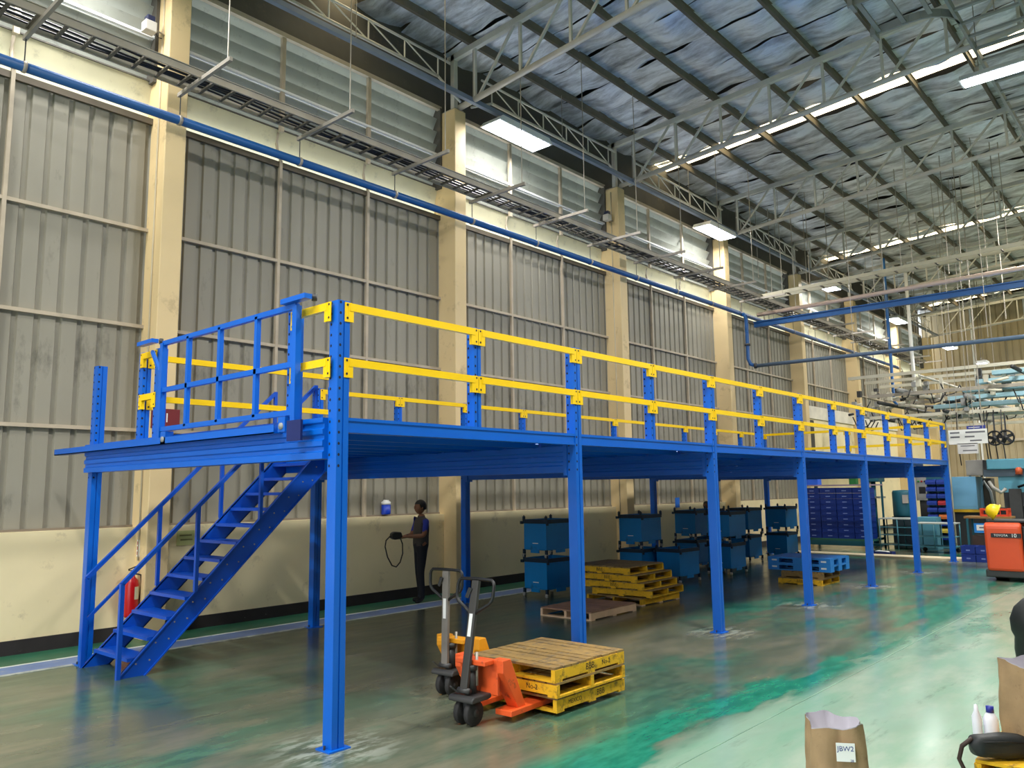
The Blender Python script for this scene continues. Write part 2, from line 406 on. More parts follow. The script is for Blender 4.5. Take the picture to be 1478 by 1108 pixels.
MB().box(XB-0.2, XB, YR, 0.5, 0, 13).build('wall_panel', MATS['hall_wall'], wb); MB().box(XB-0.2, XB, 0.5, 10.7, 6.2, 13).build('lintel', MATS['hall_wall'], wb); MB().box(XB-0.2, XB, 10.7, 11.3, 0, 13).build('wall_panel', MATS['hall_wall'], wb)

# ------------------------------------------------------------------ roof
YE, YRG = 11.4, -10.0
def zt(y): return 10.55+0.055*(10.28-max(y, YRG))-0.055*max(0, YRG-y)*1.0    # underside of the purlins
def zb(y): return 9.38+0.075*(10.28-max(y, YRG)*1.0)
ce = thing('ceiling', 'sloping roof lined with silver foil insulation between steel purlins', 'ceiling', kind='structure')
b = MB()
for ya, yb in ((YE, YRG), (YRG, YR)):
    b.add([(XB, ya, zt(ya)+0.45), (XF+2, ya, zt(ya)+0.45), (XF+2, yb, zt(yb)+0.45), (XB, yb, zt(yb)+0.45)], [(0, 1, 2, 3)])
b.build('roof_deck', mat('roof_deck', (60, 62, 66), 0.7), ce)
SKYX = [7.9, 18.9, 31.4, 43.6]; SKW = 0.34
wave = [rng.rand(40) for _ in range(80)]
x = XB; k = 0; segs = []
while x < XF:
    x1 = min(x+1.14, XF)
    for s in SKYX:                                   # leave the daylight strips open
        if x < s-SKW < x1: x1 = s-SKW
        if abs(x-(s-SKW)) < 1e-6: x = s+SKW; x1 = min(x+1.14, XF)
    segs.append((x, x1)); x = x1
PURY = [10.28-1.17*n for n in range(0, 28)]
for k, (xa, xb) in enumerate(segs):
    ph = rng.rand(4)*6.28
    for ya, yb, nm in ((YE, 5.6, 9), (5.6, -0.25, 9), (-0.25, YR+0.5, 12)):
        def fn(i, j, xa=xa, xb=xb, ya=ya, yb=yb, ph=ph):
            y = ya+(yb-ya)*j; xx = xa+0.02+(xb-xa-0.04)*i
            sag = 0.10*math.sin(math.pi*i)*(0.6+0.4*math.sin(y*1.3+ph[0]))
            t = abs(math.sin(math.pi*(10.28-y)/1.17))
            wob = 0.05*math.sin(y*3.1+ph[1]+i*2)+0.03*math.sin(y*7+ph[2]-i*5)
            return (xx+0.03*math.sin(y*2.2+ph[3]), y, zt(y)+0.19-sag*t-wob*t*0.8)
        MB().grid(fn, 4, nm*4).build('insulation_sheet', FOIL, ce, True)
for n, y in enumerate(PURY):
    if y < -8: continue
    z = zt(y)
    b = MB().box(XB, XF, y-0.03, y+0.03, z, z+0.012).box(XB, XF, y-0.005, y+0.005, z, z+0.2).box(XB, XF, y-0.03, y+0.03, z+0.19, z+0.2)
    b.build('purlin', PURLIN, ce)
for n, s in enumerate(SKYX):
    b = MB()
    for ya, yb in ((YE, YRG),): b.add([(s-SKW-0.05, ya, zt(ya)+0.3), (s+SKW+0.05, ya, zt(ya)+0.3), (s+SKW+0.05, yb, zt(yb)+0.3), (s-SKW-0.05, yb, zt(yb)+0.3)], [(0, 1, 2, 3)])
    o = b.build('window_%d' % (n+1), emit('daylight_sheet', (255, 236, 190), SKY_E))
    tag(o, 'bright daylight strip in the roof, number %s from the viewer' % ['one', 'two', 'three', 'four'][n], 'skylight', 'translucent roof strips', 'structure')
# trusses: one every column
for i, cx in enumerate(COLX[1:]):
    t = thing('roof_truss', 'white steel roof truss standing on cream column %s' % ['', 'one', 'two', 'three', 'four', 'five', 'six', 'seven', 'eight', 'nine'][i] if i > 0 else 'white steel roof truss outside the photo, left of the staircase', 'truss', (cx, 0, 0), group='roof trusses', kind='structure')
    yl = -9.0
    MB().tube((0, 10.6, zb(10.6)), (0, yl, zb(yl)), 0.06, 8).build('bottom_chord', STEELW, t, True)
    MB().box(-0.05, 0.05, yl, 10.6, 0, 0).build('gusset', STEELG, t) if False else None
    MB().bar((0, 10.9, zt(10.9)-0.07), (0, yl, zt(yl)-0.07), 0.1, 0.12).build('top_chord', STEELW, t)
    for n, y in enumerate(PURY[:16]):
        MB().bar((0, y-0.12, zb(y)), (0, y-0.12, zt(y)-0.06), 0.05, 0.05).build('web_post', STEELW, t)
        y2 = y-1.17
        MB().bar((0, y-0.18, zb(y)), (0, y2, zt(y2)-0.08), 0.045, 0.045).build('web_diagonal', STEELW, t)
    MB().box(-0.12, 0.12, YC+0.02, 11.0, 9.3, 9.33).build('bearing_plate', STEELG, t)
    MB().box(-0.05, 0.05, 10.7, 10.8, 9.3, zt(10.8)).build('web_post', STEELW, t)
for i, cx in enumerate(COLX[1:-1]):
    t = thing('eave_truss', 'slim lattice strut linking two roof trusses above the louvres, bay %s' % ['one', 'two', 'three', 'four', 'five', 'six', 'seven', 'eight', 'nine', 'ten'][i], 'truss', (cx, 10.42, 0), group='eave struts', kind='structure')
    xa, xb, za, zc = 0.75, SP-0.75, 9.66, 10.05
    MB().tube((xa, 0, za), (xb, 0, za), 0.03, 6).build('bottom_chord', STEELW, t, True)
    MB().tube((xa-0.3, 0, zc), (xb+0.3, 0, zc), 0.024, 6).build('top_chord', STEELW, t, True)
    MB().tube((xa, 0, za), (0.15, 0, 9.36), 0.026, 6).build('knee_brace', STEELW, t, True)
    MB().tube((xb, 0, za), (SP-0.15, 0, 9.36), 0.026, 6).build('knee_brace', STEELW, t, True)
    nb = 5; st = (xb-xa)/nb
    for k in range(nb+1): MB().tube((xa+k*st, 0, za), (xa+k*st, 0, zc), 0.016, 5).build('web_post', STEELW, t)
    for k in range(nb):
        MB().tube((xa+k*st, 0, zc), (xa+(k+1)*st, 0, za), 0.014, 5).build('web_diagonal', STEELW, t)

# ------------------------------------------------------------------ lamps
def lamp_proto(along_x, L, W, watts):
    t = thing('high_bay_lamp', 'x', 'lamp', group='ceiling lamps')
    lx, ly = (L, W) if along_x else (W, L)
    MB().prism([(-lx/2, 0.0), (lx/2, 0.0), (lx/2-0.1, 0.12), (-lx/2+0.1, 0.12)], -ly/2, ly/2, 'xz').build('housing', WHITE, t)
    MB().box(-lx/2+0.04, lx/2-0.04, -ly/2+0.04, ly/2-0.04, -0.012, 0.0).build('diffuser', emit('lamp_face', (236, 242, 255), 14), t)
    for s in (-1, 1):
        p = (s*lx*0.33, 0, 0.12) if along_x else (0, s*ly*0.33, 0.12)
        MB().box(p[0]-0.03, p[0]+0.03, p[1]-0.03, p[1]+0.03, 0.12, 0.24).build('mount', STEELG, t)
    la = bpy.data.lights.new('lamp_light', 'AREA'); la.shape = 'RECTANGLE'; la.size = lx; la.size_y = ly; la.energy = watts; la.color = (1.0, 0.985, 0.95)
    lo = bpy.data.objects.new('lamp_light', la); COL.objects.link(lo); lo.parent = t; lo.location = (0, 0, -0.03)
    return t
ORD = ['first', 'second', 'third', 'fourth', 'fifth', 'sixth', 'seventh', 'eighth']
row = [3.1, 11.8, 20.4, 29.0, 37.5]
proto = lamp_proto(True, 1.65, 0.55, LAMP_W*0.22)
for n, x in enumerate(row):
    lb = 'lit rectangular lamp on the rail by the louvres, %s from the left in the photo' % ORD[n-1] if n > 0 else 'lit lamp on the louvre rail out of view above the stairs'
    o = proto if n == 0 else dup(proto); o.location = (x, 10.22, 9.08); o['label'] = lb
rl = thing('lamp_rail', 'long grey strut rail carrying the lamps beside the louvres', 'rail', (0, 10.22, 9.32))
MB().box(XB, XF-1, -0.045, 0.045, 0, 0.09).build('channel', mat('rail_grey', (120, 132, 150), 0.45, var=0.08), rl)
for x in np.arange(-3.59, 45, SP/2): MB().tube((x, 0, 0.09), (x, 0, zt(10.2)-9.32), 0.008, 5).build('hanger_rod', STEELG, rl)
protoB = lamp_proto(False, 1.6, 0.4, LAMP_W)
k = 0
dim_light = bpy.data.lights.new('lamp_light_dim', 'AREA'); dim_light.shape = 'RECTANGLE'; dim_light.size = 0.4; dim_light.size_y = 1.6; dim_light.energy = LAMP_W*0.16
for y in (2.1, -6.0, -14.0):
    for n, x in enumerate((0.1, 7.9, 15.75, 23.5, 31.4, 39.2)):
        o = protoB if k == 0 else dup(protoB); k += 1
        o.location = (x, y, 9.08)
        if y < 0:
            for ch in o.children:
                if ch.type == 'LIGHT': ch.data = dim_light
        if y == 2.1 and n in (2, 3): o['label'] = 'grey backed strip lamp under the roof at the right edge, %s one' % ('nearer' if n == 2 else 'farther')
        else: o['label'] = 'strip lamp outside the photo, %s in the %s row from the mezzanine' % (ORD[n], {2.1: 'first', -6.0: 'second', -14.0: 'third'}[y])
        for s in (-0.5, 0.5):
            h = MB().tube((0, s, 0.24), (0, s, zt(y)-9.08), 0.008, 5).build('hanger_rod', STEELG, o)
for n, x in enumerate((-3.8,)):  # unseen lamp added to brighten the mezzanine faces towards the back wall
    o = dup(protoB); o.location = (x, 6.4, 9.08); o['label'] = 'added unseen fill lamp over the open bay left of the stairs'
    for ch in o.children:
        if ch.type == 'LIGHT':
            ch.data = ch.data.copy(); ch.data.energy = LAMP_W*1.3
protoC = lamp_proto(True, 0.75, 0.42, 60)
for n, x in enumerate((33.1, 38.6, 44.2)):
    o = protoC if n == 0 else dup(protoC)
    o.location = (x, 7.25, 6.93); o['label'] = 'small lit lamp hanging before the far wall, %s from the left' % ORD[n]
    for s in (-0.25, 0.25): MB().tube((s, 0, 0.24), (s, 0, zt(7.25)+0.46-6.93), 0.012, 5).build('hanger_rod', STEELG, o)
# ================================================================== SERVICES
# cable tray on struts in front of the louvres
ct = thing('cable_tray', 'ladder cable tray on struts running along the left wall', 'cable tray', (0, 0, 7.42))
TX1 = 40.0
for y in (9.80, 10.25):
    MB().box(-2, TX1, y-0.012, y+0.012, 0, 0.1).box(-2, TX1, y-0.03, y+0.03, 0.095, 0.105).build('side_rail', STEELG, ct)
me_r = MB().box(-0.02, 0.02, 9.8, 10.25, 0.01, 0.035).mesh('rung', mat('rung_dark', (92, 86, 74), 0.6))
xr = -1.8
while xr < TX1: ob('rung', me_r, ct, loc=(xr, 0, 0)); xr += 0.31
for k, (y, z, r) in enumerate(((9.93, 0.06, 0.02), (10.02, 0.055, 0.016), (10.1, 0.06, 0.022), (10.16, 0.05, 0.014))):
    pts = [(x, y+0.03*math.sin(x*1.7+k), z+0.01*math.sin(x*2.3+k)) for x in np.arange(-2, TX1, 0.7)]
    MB().path(pts, r, 5).build('cable', BLACK, ct, True)
for k in range(22):
    x = 2.88+1.93*k-3.86
    MB().box(x-0.022, x+0.022, 9.0, 10.42, -0.06, -0.005).build('strut', mat('strut_grey', (166, 158, 146), 0.5, metal=0.2), ct)
    MB().tube((x, 9.08, -0.06), (x, 9.08, zt(9.08)-7.42), 0.009, 5).build('hanger_rod', STEELG, ct)
    MB().tube((x, 10.36, -0.36), (x, 10.36, -0.06), 0.008, 5).build('pipe_hanger', DKGREY, ct)
pm = thing('water_main', 'long blue pipe hung below the cable tray', 'pipe', (0, 10.36, 7.0))
MB().tube((-2, 0, 0), (37.5, 0, 0), 0.062, 12).build('pipe', PIPEB, pm, True)
for k in range(21):
    x = 2.88+1.93*k-3.86
    MB().tube((x-0.02, 0, 0), (x+0.02, 0, 0), 0.074, 12).build('clamp', STEELG, pm, True)
# dropping branch that turns across the hall
pb = thing('branch_pipe', 'blue grey pipe dropping from the main and crossing the hall', 'pipe', (22.1, 10.2, 5.38))
MB().path([(0, 0.1, 1.6), (0, 0.02, 1.52), (0, 0, 1.4), (0, 0, 0.22), (0.02, -0.06, 0.06), (0.05, -0.22, 0)], 0.055, 10).build('riser', PIPEB, pb, True)
MB().tube((0.05, -0.2, 0), (0.25, -14, -0.08), 0.055, 10).build('cross_pipe', PIPEG, pb, True)
MB().tube((0, 0, 0.62), (0, 0, 0.68), 0.085, 10).build('flange', DKGREY, pb, True)
MB().tube((0.03, -0.16, 0), (0.05, -0.24, 0), 0.08, 10).build('flange', DKGREY, pb, True)
for y in (-3.0, -6.2, -9): MB().tube((0.1, y, 0.05), (0.1, y, 5.2), 0.008, 5).build('hanger_rod', STEELG, pb)
# services bundle across the hall
cb = thing('service_beam', 'blue channel beam spanning the hall under white pipes', 'beam', (22.9, 0, 6.68))
MB().box(-0.06, 0.06, -6, 10.3, 0, 0.16).box(-0.1, 0.1, -6, 10.3, 0.14, 0.17).build('channel', PIPEB, cb)
wp = thing('white_pipe', 'pale pipe crossing the hall above the blue channel beam', 'pipe', (22.9, 0, 7.06))
MB().tube((0, 10.2, 0), (0, -6, 0.25), 0.06, 10).build('pipe', mat('pale_pipe', (214, 188, 170), 0.5, var=0.05), wp, True)
for y in (9, 6.5, 4, 1.5): MB().tube((0, y, 0), (0, y, 3.3), 0.01, 5).build('hanger_rod', STEELG, wp)
c2 = thing('cross_tray', 'ladder cable tray crossing the hall above the pale pipe', 'cable tray', (22.6, 0, 7.5))
for x in (-0.2, 0.2): MB().bar((x, 9.9, 0), (x, -6, 0.4), 0.03, 0.1).build('side_rail', mat('tray_pale', (176, 170, 146), 0.5, var=0.08), c2)
for n in range(30):
    y = 9.6-n*0.5; MB().box(-0.2, 0.2, y-0.02, y+0.02, (9.9-y)*0.025-0.03, (9.9-y)*0.025).build('rung', MATS['rung_dark'], c2)
for y in (8.5, 6, 3.5, 1): MB().tube((0.2, y, 0.1), (0.2, y, 3.0), 0.01, 5).build('hanger_rod', STEELG, c2)
# second riser further along
p2 = thing('riser_pipe', 'thin blue pipe dropping beside the far columns', 'pipe', (32.22, 9.11, 0))
MB().path([(0, 0, 10.605), (0, 0, 5.0), (0.05, -0.1, 4.85), (0.2, -0.3, 4.8)], 0.06, 8).build('pipe', PIPEB, p2, True)
MB().path([(0.2, -0.3, 4.8), (1.0, -1.2, 4.78), (1.8, -2.4, 4.72)], 0.05, 8).build('branch', DKGREY, p2, True)
p3 = thing('drop_post', 'white drop post hanging from the roof before the far wall', 'post', (33.0, 8.55, 0))
MB().tube((0, 0, 5.0), (0, 0, 10.5), 0.07, 8).build('post', WHITE, p3, True)
# long thin hanging rods seen against the roof
rodpix = [(1045, 700, 405), (1095, 315, 402), (1117, 350, 470), (1262, 250, 420), (1370, 230, 395), (1388, 270, 380), (1318, 280, 395), (1195, 205, 380), (1330, 430, 560), (1395, 430, 560), (1438, 440, 560), (1452, 330, 460)]
for n, (u, v0, v1) in enumerate(rodpix[1:]):
    X_ = 24.0 if v1 < 500 else 36.0
    a = atX(u, v0, X_); c = atX(u, v1, X_)
    top = zt(a[1])+0.46
    o = MB().tube((0, 0, 0), (0, 0, top-c[2]), 0.012, 5).build('hanging_rod', STEELG, loc=(c[0], c[1], c[2]))
    tag(o, 'thin steel hanger rod under the roof, %s of the loose rods from the left' % (ORD+['ninth', 'tenth', 'eleventh', 'twelfth'])[[1,2,4,8,9,6,3,7,10,11,5][n]-1], 'rod', 'loose hanger rods')
# wide tray with a curved tee at the upper right
ut = thing('wide_tray', 'wide perforated cable tray with a curved tee under the roof', 'cable tray', (0, 0, 9.6))
tg = mat('tray_galv', (150, 152, 150), 0.45, metal=0.3, var=0.08)
MB().box(7.5, 40, 2.585, 2.63, -0.02, 0.12).build('side_rail', tg, ut)
MB().box(7.5, 40, 1.70, 1.745, -0.02, 0.12).build('side_rail', tg, ut)
xx = 7.7
while xx < 40: MB().box(xx-0.035, xx+0.035, 1.72, 2.61, 0.0, 0.04).build('rung', tg, ut); xx += 0.53
for sx in (0, 1):
    xc = 12.74 if sx == 0 else 13.87
    sg = -1 if sx == 0 else 1
    pts = [(xc+sg*0.62*(1-math.cos(t)), 3.22-0.62*math.sin(t)) for t in np.linspace(0, math.pi/2, 7)]
    b = MB()
    for p_, q_ in zip(pts[:-1], pts[1:]): b.bar((p_[0], p_[1], 0.05), (q_[0], q_[1], 0.05), 0.035, 0.14)
    b.build('bend', tg, ut)
    MB().box(xc-0.02, xc+0.02, 3.22, 3.85, -0.02, 0.12).build('side_rail', tg, ut)
    MB().box(xc-0.13, xc+0.13, 3.74, 3.80, -0.07, 0.12).build('end_plate', tg, ut)
for y in (2.9, 3.3, 3.7): MB().box(12.74, 13.87, y-0.035, y+0.035, 0, 0.035).build('rung', tg, ut)
for x in (9, 14.5, 20, 25.5, 31): MB().tube((x, 2.09, 0.0), (x, 2.09, zt(2.09)-9.6), 0.01, 5).build('hanger_rod', STEELG, ut)
# ================================================================== MEZZANINE
PX = [3.69+3.0*t for t in range(7)]
YF, YB = 5.06, 9.67
DK = 2.425
mz = thing('mezzanine', 'blue steel mezzanine platform with yellow guard rails', 'platform', (0, 0, 0))
HW = 0.055
def post_mesh(z0, z1, w=HW, d=HW):
    g = 0.006; zz = (z0, z1)
    poly = [(-w,-d), (-g,-d), (-g,-d+0.008), (g,-d+0.008), (g,-d), (w,-d), (w,d), (g,d), (g,d-0.008), (-g,d-0.008), (-g,d), (-w,d)]
    return MB().prism(poly, z0, z1, 'xy')
def holes(z0, z1, w=HW, d=HW, pitch=0.0845):
    b = MB(); z = z0
    n = 6
    while z < z1:
        for (ox, oy, nx, ny) in ((-w*0.62, -d-0.001, 0, 1), (-w-0.001, d*0.6, 1, 0)):
            vs = []
            for k in range(n):
                a = 2*math.pi*k/n; r = 0.011
                vs.append((ox+r*math.cos(a)*(ny), oy+r*math.cos(a)*(nx), z+r*math.sin(a)*1.15))
            b.add(vs, [tuple(range(n))])
        z += pitch
    return b
me_post = post_mesh(0.012, 3.345).mesh('support_post', BLUE)
me_hole = holes(2.06, 3.33).mesh('bolt_holes', HOLE)
me_base = MB().box(-0.095, 0.095, -0.085, 0.085, 0, 0.012).mesh('base_plate', BLUE)
me_bolt = MB().tube((0, 0, 0.012), (0, 0, 0.04), 0.009, 6).mesh('anchor_bolt', DKGREY)
for ix, x in enumerate(PX):
    for y in (YF, YB):
        p = ob('support_post', me_post, mz, loc=(x, y, 0))
        h = ob('bolt_holes', me_hole, p); ob('base_plate', me_base, p)
        for sx in (-1, 1): ob('anchor_bolt', me_bolt, p, loc=(sx*0.078, 0, 0))
# half posts between them
me_hp = post_mesh(2.425, 3.345, 0.045, 0.045).mesh('rail_post', BLUE)
me_hh = holes(2.48, 3.33, 0.045, 0.045).mesh('bolt_holes', HOLE)
rp = [(PX[0]+3.0*t+1.5, YF) for t in range(6)]+[(PX[0]+3.0*t+1.5, YB) for t in range(1, 6)]+[(PX[6], 7.36), (3.66, 5.62), (3.66, 8.05), (3.66, 8.42), (6.05, 8.42)]
for x, y in rp:
    o = ob('rail_post', me_hp, mz, loc=(x, y, 0)); ob('bolt_holes', me_hh, o)
# guard rails with hook-on end brackets
def rail(p, q, z):
    p = Vector((p[0], p[1], z)); q = Vector((q[0], q[1], z)); d = (q-p).normalized()
    o = MB().bar(p, q, 0.04, 0.062).build('guard_rail', YEL, mz)
    nrm = Vector((0, -1, 0)) if abs(d.x) > 0.5 else Vector((-1, 0, 0))
    for e, s in ((p, 1), (q, -1)):
        c = e+nrm*0.012+d*s*0.0
        b = MB().bar(c+Vector((0, 0, 0.034))-d*s*0.012, c+Vector((0, 0, -0.120))-d*s*0.012, 0.068, 0.006, up=nrm)
        b.bar(e+d*s*0.012+Vector((0, 0, 0.03)), e+d*s*0.012+Vector((0, 0, -0.12)), 0.034, 0.05, up=d)
        br = b.build('end_bracket', YEL, o)
        bb = MB()
        for zz in (0.015, -0.09):
            bb.tube(c+nrm*0.002+Vector((0, 0, zz))-d*s*0.022, c+nrm*0.005+Vector((0, 0, zz))-d*s*0.022, 0.010, 6)
        bb.build('bracket_slots', HOLE, o)
R1, R2 = 3.30, 2.86
def railrun(pts, inset=0.05):
    for a, c in zip(pts[:-1], pts[1:]):
        dx, dy = c[0]-a[0], c[1]-a[1]; L_ = math.hypot(dx, dy); ux, uy = dx/L_, dy/L_
        for z in (R1, R2): rail((a[0]+ux*inset, a[1]+uy*inset), (c[0]-ux*inset, c[1]-uy*inset), z)
railrun([(3.69+1.5*t, YF-0.045) for t in range(13)])
railrun([(3.69+1.5*t, YB-0.045) for t in range(2, 13)])
railrun([(PX[6], YF), (PX[6], 7.36), (PX[6], YB)])
railrun([(3.62, YF), (3.62, 5.62)]); railrun([(3.62, 8.05), (3.62, 8.42)], 0.04)
railrun([(3.66, 8.38), (6.05, 8.38)])
# edge beams (along x), cross beams (along y), joists and deck panels
for t in range(6):
    xa, xb = PX[t]+HW, PX[t+1]-HW
    for y in (YF, YB):
        b = MB().box(xa, xb, y-0.045, y+0.045, 2.315, 2.43)
        b.box(xa, xb, y-0.052, y-0.045, 2.405, 2.43).box(xa, xb, y-0.052, y-0.045, 2.315, 2.335)
        b.build('edge_beam', BLUE, mz)
prof = [(-0.045, 2.03), (0.045, 2.03), (0.045, 2.31), (-0.045, 2.31), (-0.045, 2.25), (-0.037, 2.24), (-0.037, 2.21), (-0.045, 2.20), (-0.045, 2.15), (-0.037, 2.14), (-0.037, 2.11), (-0.045, 2.10)]
for t, x in enumerate(PX):
    if t == 0: continue
    b = MB(); b.prism([(x+q[0], q[1]) for q in prof], YF+HW, YB-HW, 'xz'); b.build('cross_beam', BLUE, mz)
    for y in (YF+HW, YB-HW):
        s = 1 if y < 7 else -1
        MB().box(x-0.065, x+0.065, y, y+s*0.05, 2.0, 2.33).build('end_plate', BLUE, mz)
# end fascia channel facing the viewer's left
prof2 = [(3.585, 2.115), (3.72, 2.115), (3.72, 2.43), (3.585, 2.43), (3.585, 2.395), (3.602, 2.385), (3.602, 2.35), (3.585, 2.34), (3.585, 2.305), (3.602, 2.295), (3.602, 2.265), (3.585, 2.255), (3.585, 2.215), (3.6, 2.205), (3.6, 2.175), (3.585, 2.165)]
MB().prism(prof2, YF+HW, YB+HW, 'xz').build('end_beam', BLUE, mz)
tr = MB().box(3.50, 3.59, 5.66, 10.42, 2.335, 2.345).box(3.50, 3.507, 5.66, 10.42, 2.335, 2.405).box(3.583, 3.59, 5.66, 10.42, 2.335, 2.405).build('gate_track', BLUE, mz)
NJ = 9
for t in range(6):
    xa, xb = PX[t]+0.05, PX[t+1]-0.05
    for k in range(1, NJ):
        y = YF+(YB-YF)*k/NJ
        if t == 0 and y > 8.36: xs_ = 6.12
        else: xs_ = xa
        MB().box(xs_, xb, y-0.02, y+0.02, 2.30, 2.39).build('joist', BLUE, mz)
    for k in range(NJ):
        y0, y1 = YF+(YB-YF)*k/NJ, YF+(YB-YF)*(k+1)/NJ
        xs_ = 6.1 if (t == 0 and y1 > 8.5) else xa-0.05
        b = MB(); n = 3; ww = (y1-y0)/n
        for j in range(n):
            ya = y0+j*ww
            b.add([(xs_, ya, 2.39), (xs_, ya+ww*0.3, 2.39), (xs_, ya+ww*0.4, 2.42), (xs_, ya+ww, 2.42), (xb+0.05, ya, 2.39), (xb+0.05, ya+ww*0.3, 2.39), (xb+0.05, ya+ww*0.4, 2.42), (xb+0.05, ya+ww, 2.42)],
                  [(0, 1, 5, 4), (1, 2, 6, 5), (2, 3, 7, 6)])
        b.build('deck_panel', BLUE, mz)
MB().box(3.69, 6.1, 8.40, 8.45, 2.28, 2.42).build('opening_trim', BLUE, mz)
MB().box(6.06, 6.12, 8.40, 9.6, 2.12, 2.42).build('opening_trim', BLUE, mz)
# sliding gate leaf on the end
gt = thing('sliding_gate', 'blue tubular sliding gate on the near end of the mezzanine', 'gate', (3.54, 0, 0))
G0, G1, GZ0, GZ1 = 5.42, 7.74, 2.49, 3.345
for y in (G0, 6.01, 6.63, 7.22, G1):
    e = y in (G0, G1)
    MB().box(-0.02 if not e else -0.03, 0.02, y-0.02 if not e else y-0.03, y+0.02 if not e else y+0.03, GZ0 if not e else 2.36, GZ1).build('upright', BLUE, gt)
for z in (GZ0, 2.875, GZ1): MB().box(-0.02, 0.02, G0, G1, z-0.022, z+0.022).build('gate_rail', BLUE, gt)
for y in (5.55, 7.6):
    MB().box(-0.04, 0.04, y-0.05, y+0.05, 2.34, 2.46).build('roller_bracket', BLUE, gt)
    MB().tube((-0.05, y, 2.385), (0.03, y, 2.385), 0.028, 10).build('roller', GREY, gt, True)
MB().box(-0.055, -0.035, 5.26, 5.45, 2.26, 2.42).build('gate_stop', mat('blue_dark', (6, 30, 96), 0.5), gt)
for y in (5.35, 8.0):
    MB().bar((-0.03, y-0.12, GZ1+0.045), (-0.03, y+0.22, GZ1+0.045), 0.07, 0.04).build('guide_arm', BLUE, gt)
    MB().tube((0.04, y-0.1, GZ1+0.02), (0.04, y-0.1, GZ1+0.075), 0.022, 8).build('guide_roller', DKGREY, gt, True)
MB().bar((0, 7.76, 3.0), (0, 8.0, 3.3), 0.03, 0.03).build('brace', BLUE, gt)

# ------------------------------------------------------------------ staircase
st = thing('staircase', 'blue steel staircase with handrails rising to the mezzanine deck', 'staircase', (0, 0, 0))
SY0, SY1 = 8.60, 9.48
for y in (SY0, SY1):
    x0, x1 = 3.585, 3.885
    poly = [(x0, 0.0), (x1, 0.0), (x1+2.26, 2.2), (x1+2.26, 2.41), (6.0, 2.41)]
    MB().prism(poly, y-0.012, y+0.012, 'xz').build('stringer', BLUE_D, st)
    s = 1 if y < 9 else -1
    MB().prism([(x0, 0), (x0+0.02, 0), (6.02, 2.41), (6.0, 2.41)], y-0.03 if s > 0 else y-0.012, y+0.012 if s > 0 else y+0.03, 'xz').build('stringer_flange', BLUE_D, st)
    MB().prism([(x1-0.02, 0), (x1, 0), (x1+2.26, 2.2), (x1+2.24, 2.2)], y-0.03 if s > 0 else y-0.012, y+0.012 if s > 0 else y+0.03, 'xz').build('stringer_flange', BLUE_D, st)
RI = DK/13
me_tr = MB().box(0, 0.25, SY0+0.012, SY1-0.012, -0.035, 0).mesh('tread', BLUE_D)
me_nb = MB().tube((0, SY0-0.034, 0), (0, SY0-0.028, 0), 0.009, 6).mesh('stringer_bolt', STEELG)
for k in range(12):
    ob('tread', me_tr, st, loc=(3.70+0.196*k, 0, RI*(k+1)))
    for dx in (0.06, 0.2): ob('stringer_bolt', me_nb, st, loc=(3.70+0.196*k+dx+0.02, 0.016, RI*(k+1)-0.04-(0.02 if dx < 0.1 else 0)))
for y, nm in ((SY0-0.02, 'near'), (SY1+0.03, 'far')):
    pts = [(3.60, y, 0), (3.60, y, 0.95), (4.87, y, 2.2), (5.9, y, 3.2)]
    b = MB()
    for a, c in zip(pts[:-1], pts[1:]): b.bar(a, c, 0.042, 0.042)
    b.build('handrail', BLUE_D, st)
    MB().bar((3.62, y, 0.50), (5.9, y, 2.75), 0.032, 0.032).build('mid_rail', BLUE_D, st) if nm == 'far' else None
    for x in (4.39, 5.16, 5.9):
        zl_ = (x-3.6)*0.985+0.02
        MB().box(x-0.02, x+0.02, y-0.02, y+0.02, zl_, zl_+0.93).build('baluster', BLUE_D, st)

# ================================================================== PALLETS
def pallet(name, L, W, H, side, top, label, loc, rz=0.0, nb=8, group=None, writing=None, ends=None):
    """deck boards run along local y, stringers along local x"""
    t = thing(name, label, 'pallet', loc, rz, group)
    bt = 0.02
    bw = L/nb
    for k in range(nb):
        dz = random.uniform(-0.003, 0.002); gap = random.uniform(0.008, 0.02)
        MB().box(-L/2+k*bw+gap/2, -L/2+(k+1)*bw-gap/2, -W/2+random.uniform(0, .012), W/2-random.uniform(0, .012), H-bt+dz, H+dz).build('deck_board', top, t)
    for y in (-W/2, -0.02, W/2-0.04):
        MB().box(-L/2, L/2, y, y+0.04, 0.018, H-bt).build('stringer', side, t)
    for k in range(3):
        x = (-L/2, -0.05, L/2-0.1)[k]
        MB().box(x, x+0.1, -W/2, W/2, 0, 0.018).build('bottom_board', ends or side, t)
    if writing:
        for (tx, off, sz) in writing:
            text(tx, sz, INKK, 'stencil', t, facing((0, -1, 0), (off, -W/2-0.0006, H*0.5)), 0.0004)
    return t
PS = 'yellow pallets on the pallet truck'
pallet('wooden_pallet', 1.02, 0.98, 0.122, WOODY, WOODT, 'yellow wooden pallet on top of the stack on the pallet truck', (5.83, 4.77, 0.275), 0, 9, PS, [('BBB', -0.02, 0.075), ('No-2', 0.22, 0.06)])
pallet('wooden_pallet', 0.98, 1.0, 0.122, WOODY, WOODT, 'yellow wooden pallet in the middle of the stack on the pallet truck', (5.83, 4.76, 0.153), -math.pi/2, 8, PS, [('BBB', -0.02, 0.075), ('No-2', 0.22, 0.06)])
pallet('wooden_pallet', 1.0, 0.96, 0.122, WOODY, WOODT, 'lowest yellow wooden pallet, lifted on the truck forks', (5.85, 4.77, 0.031), 0, 8, PS, [('BBB', 0.12, 0.07), ('MEXICO', -0.25, 0.05)])
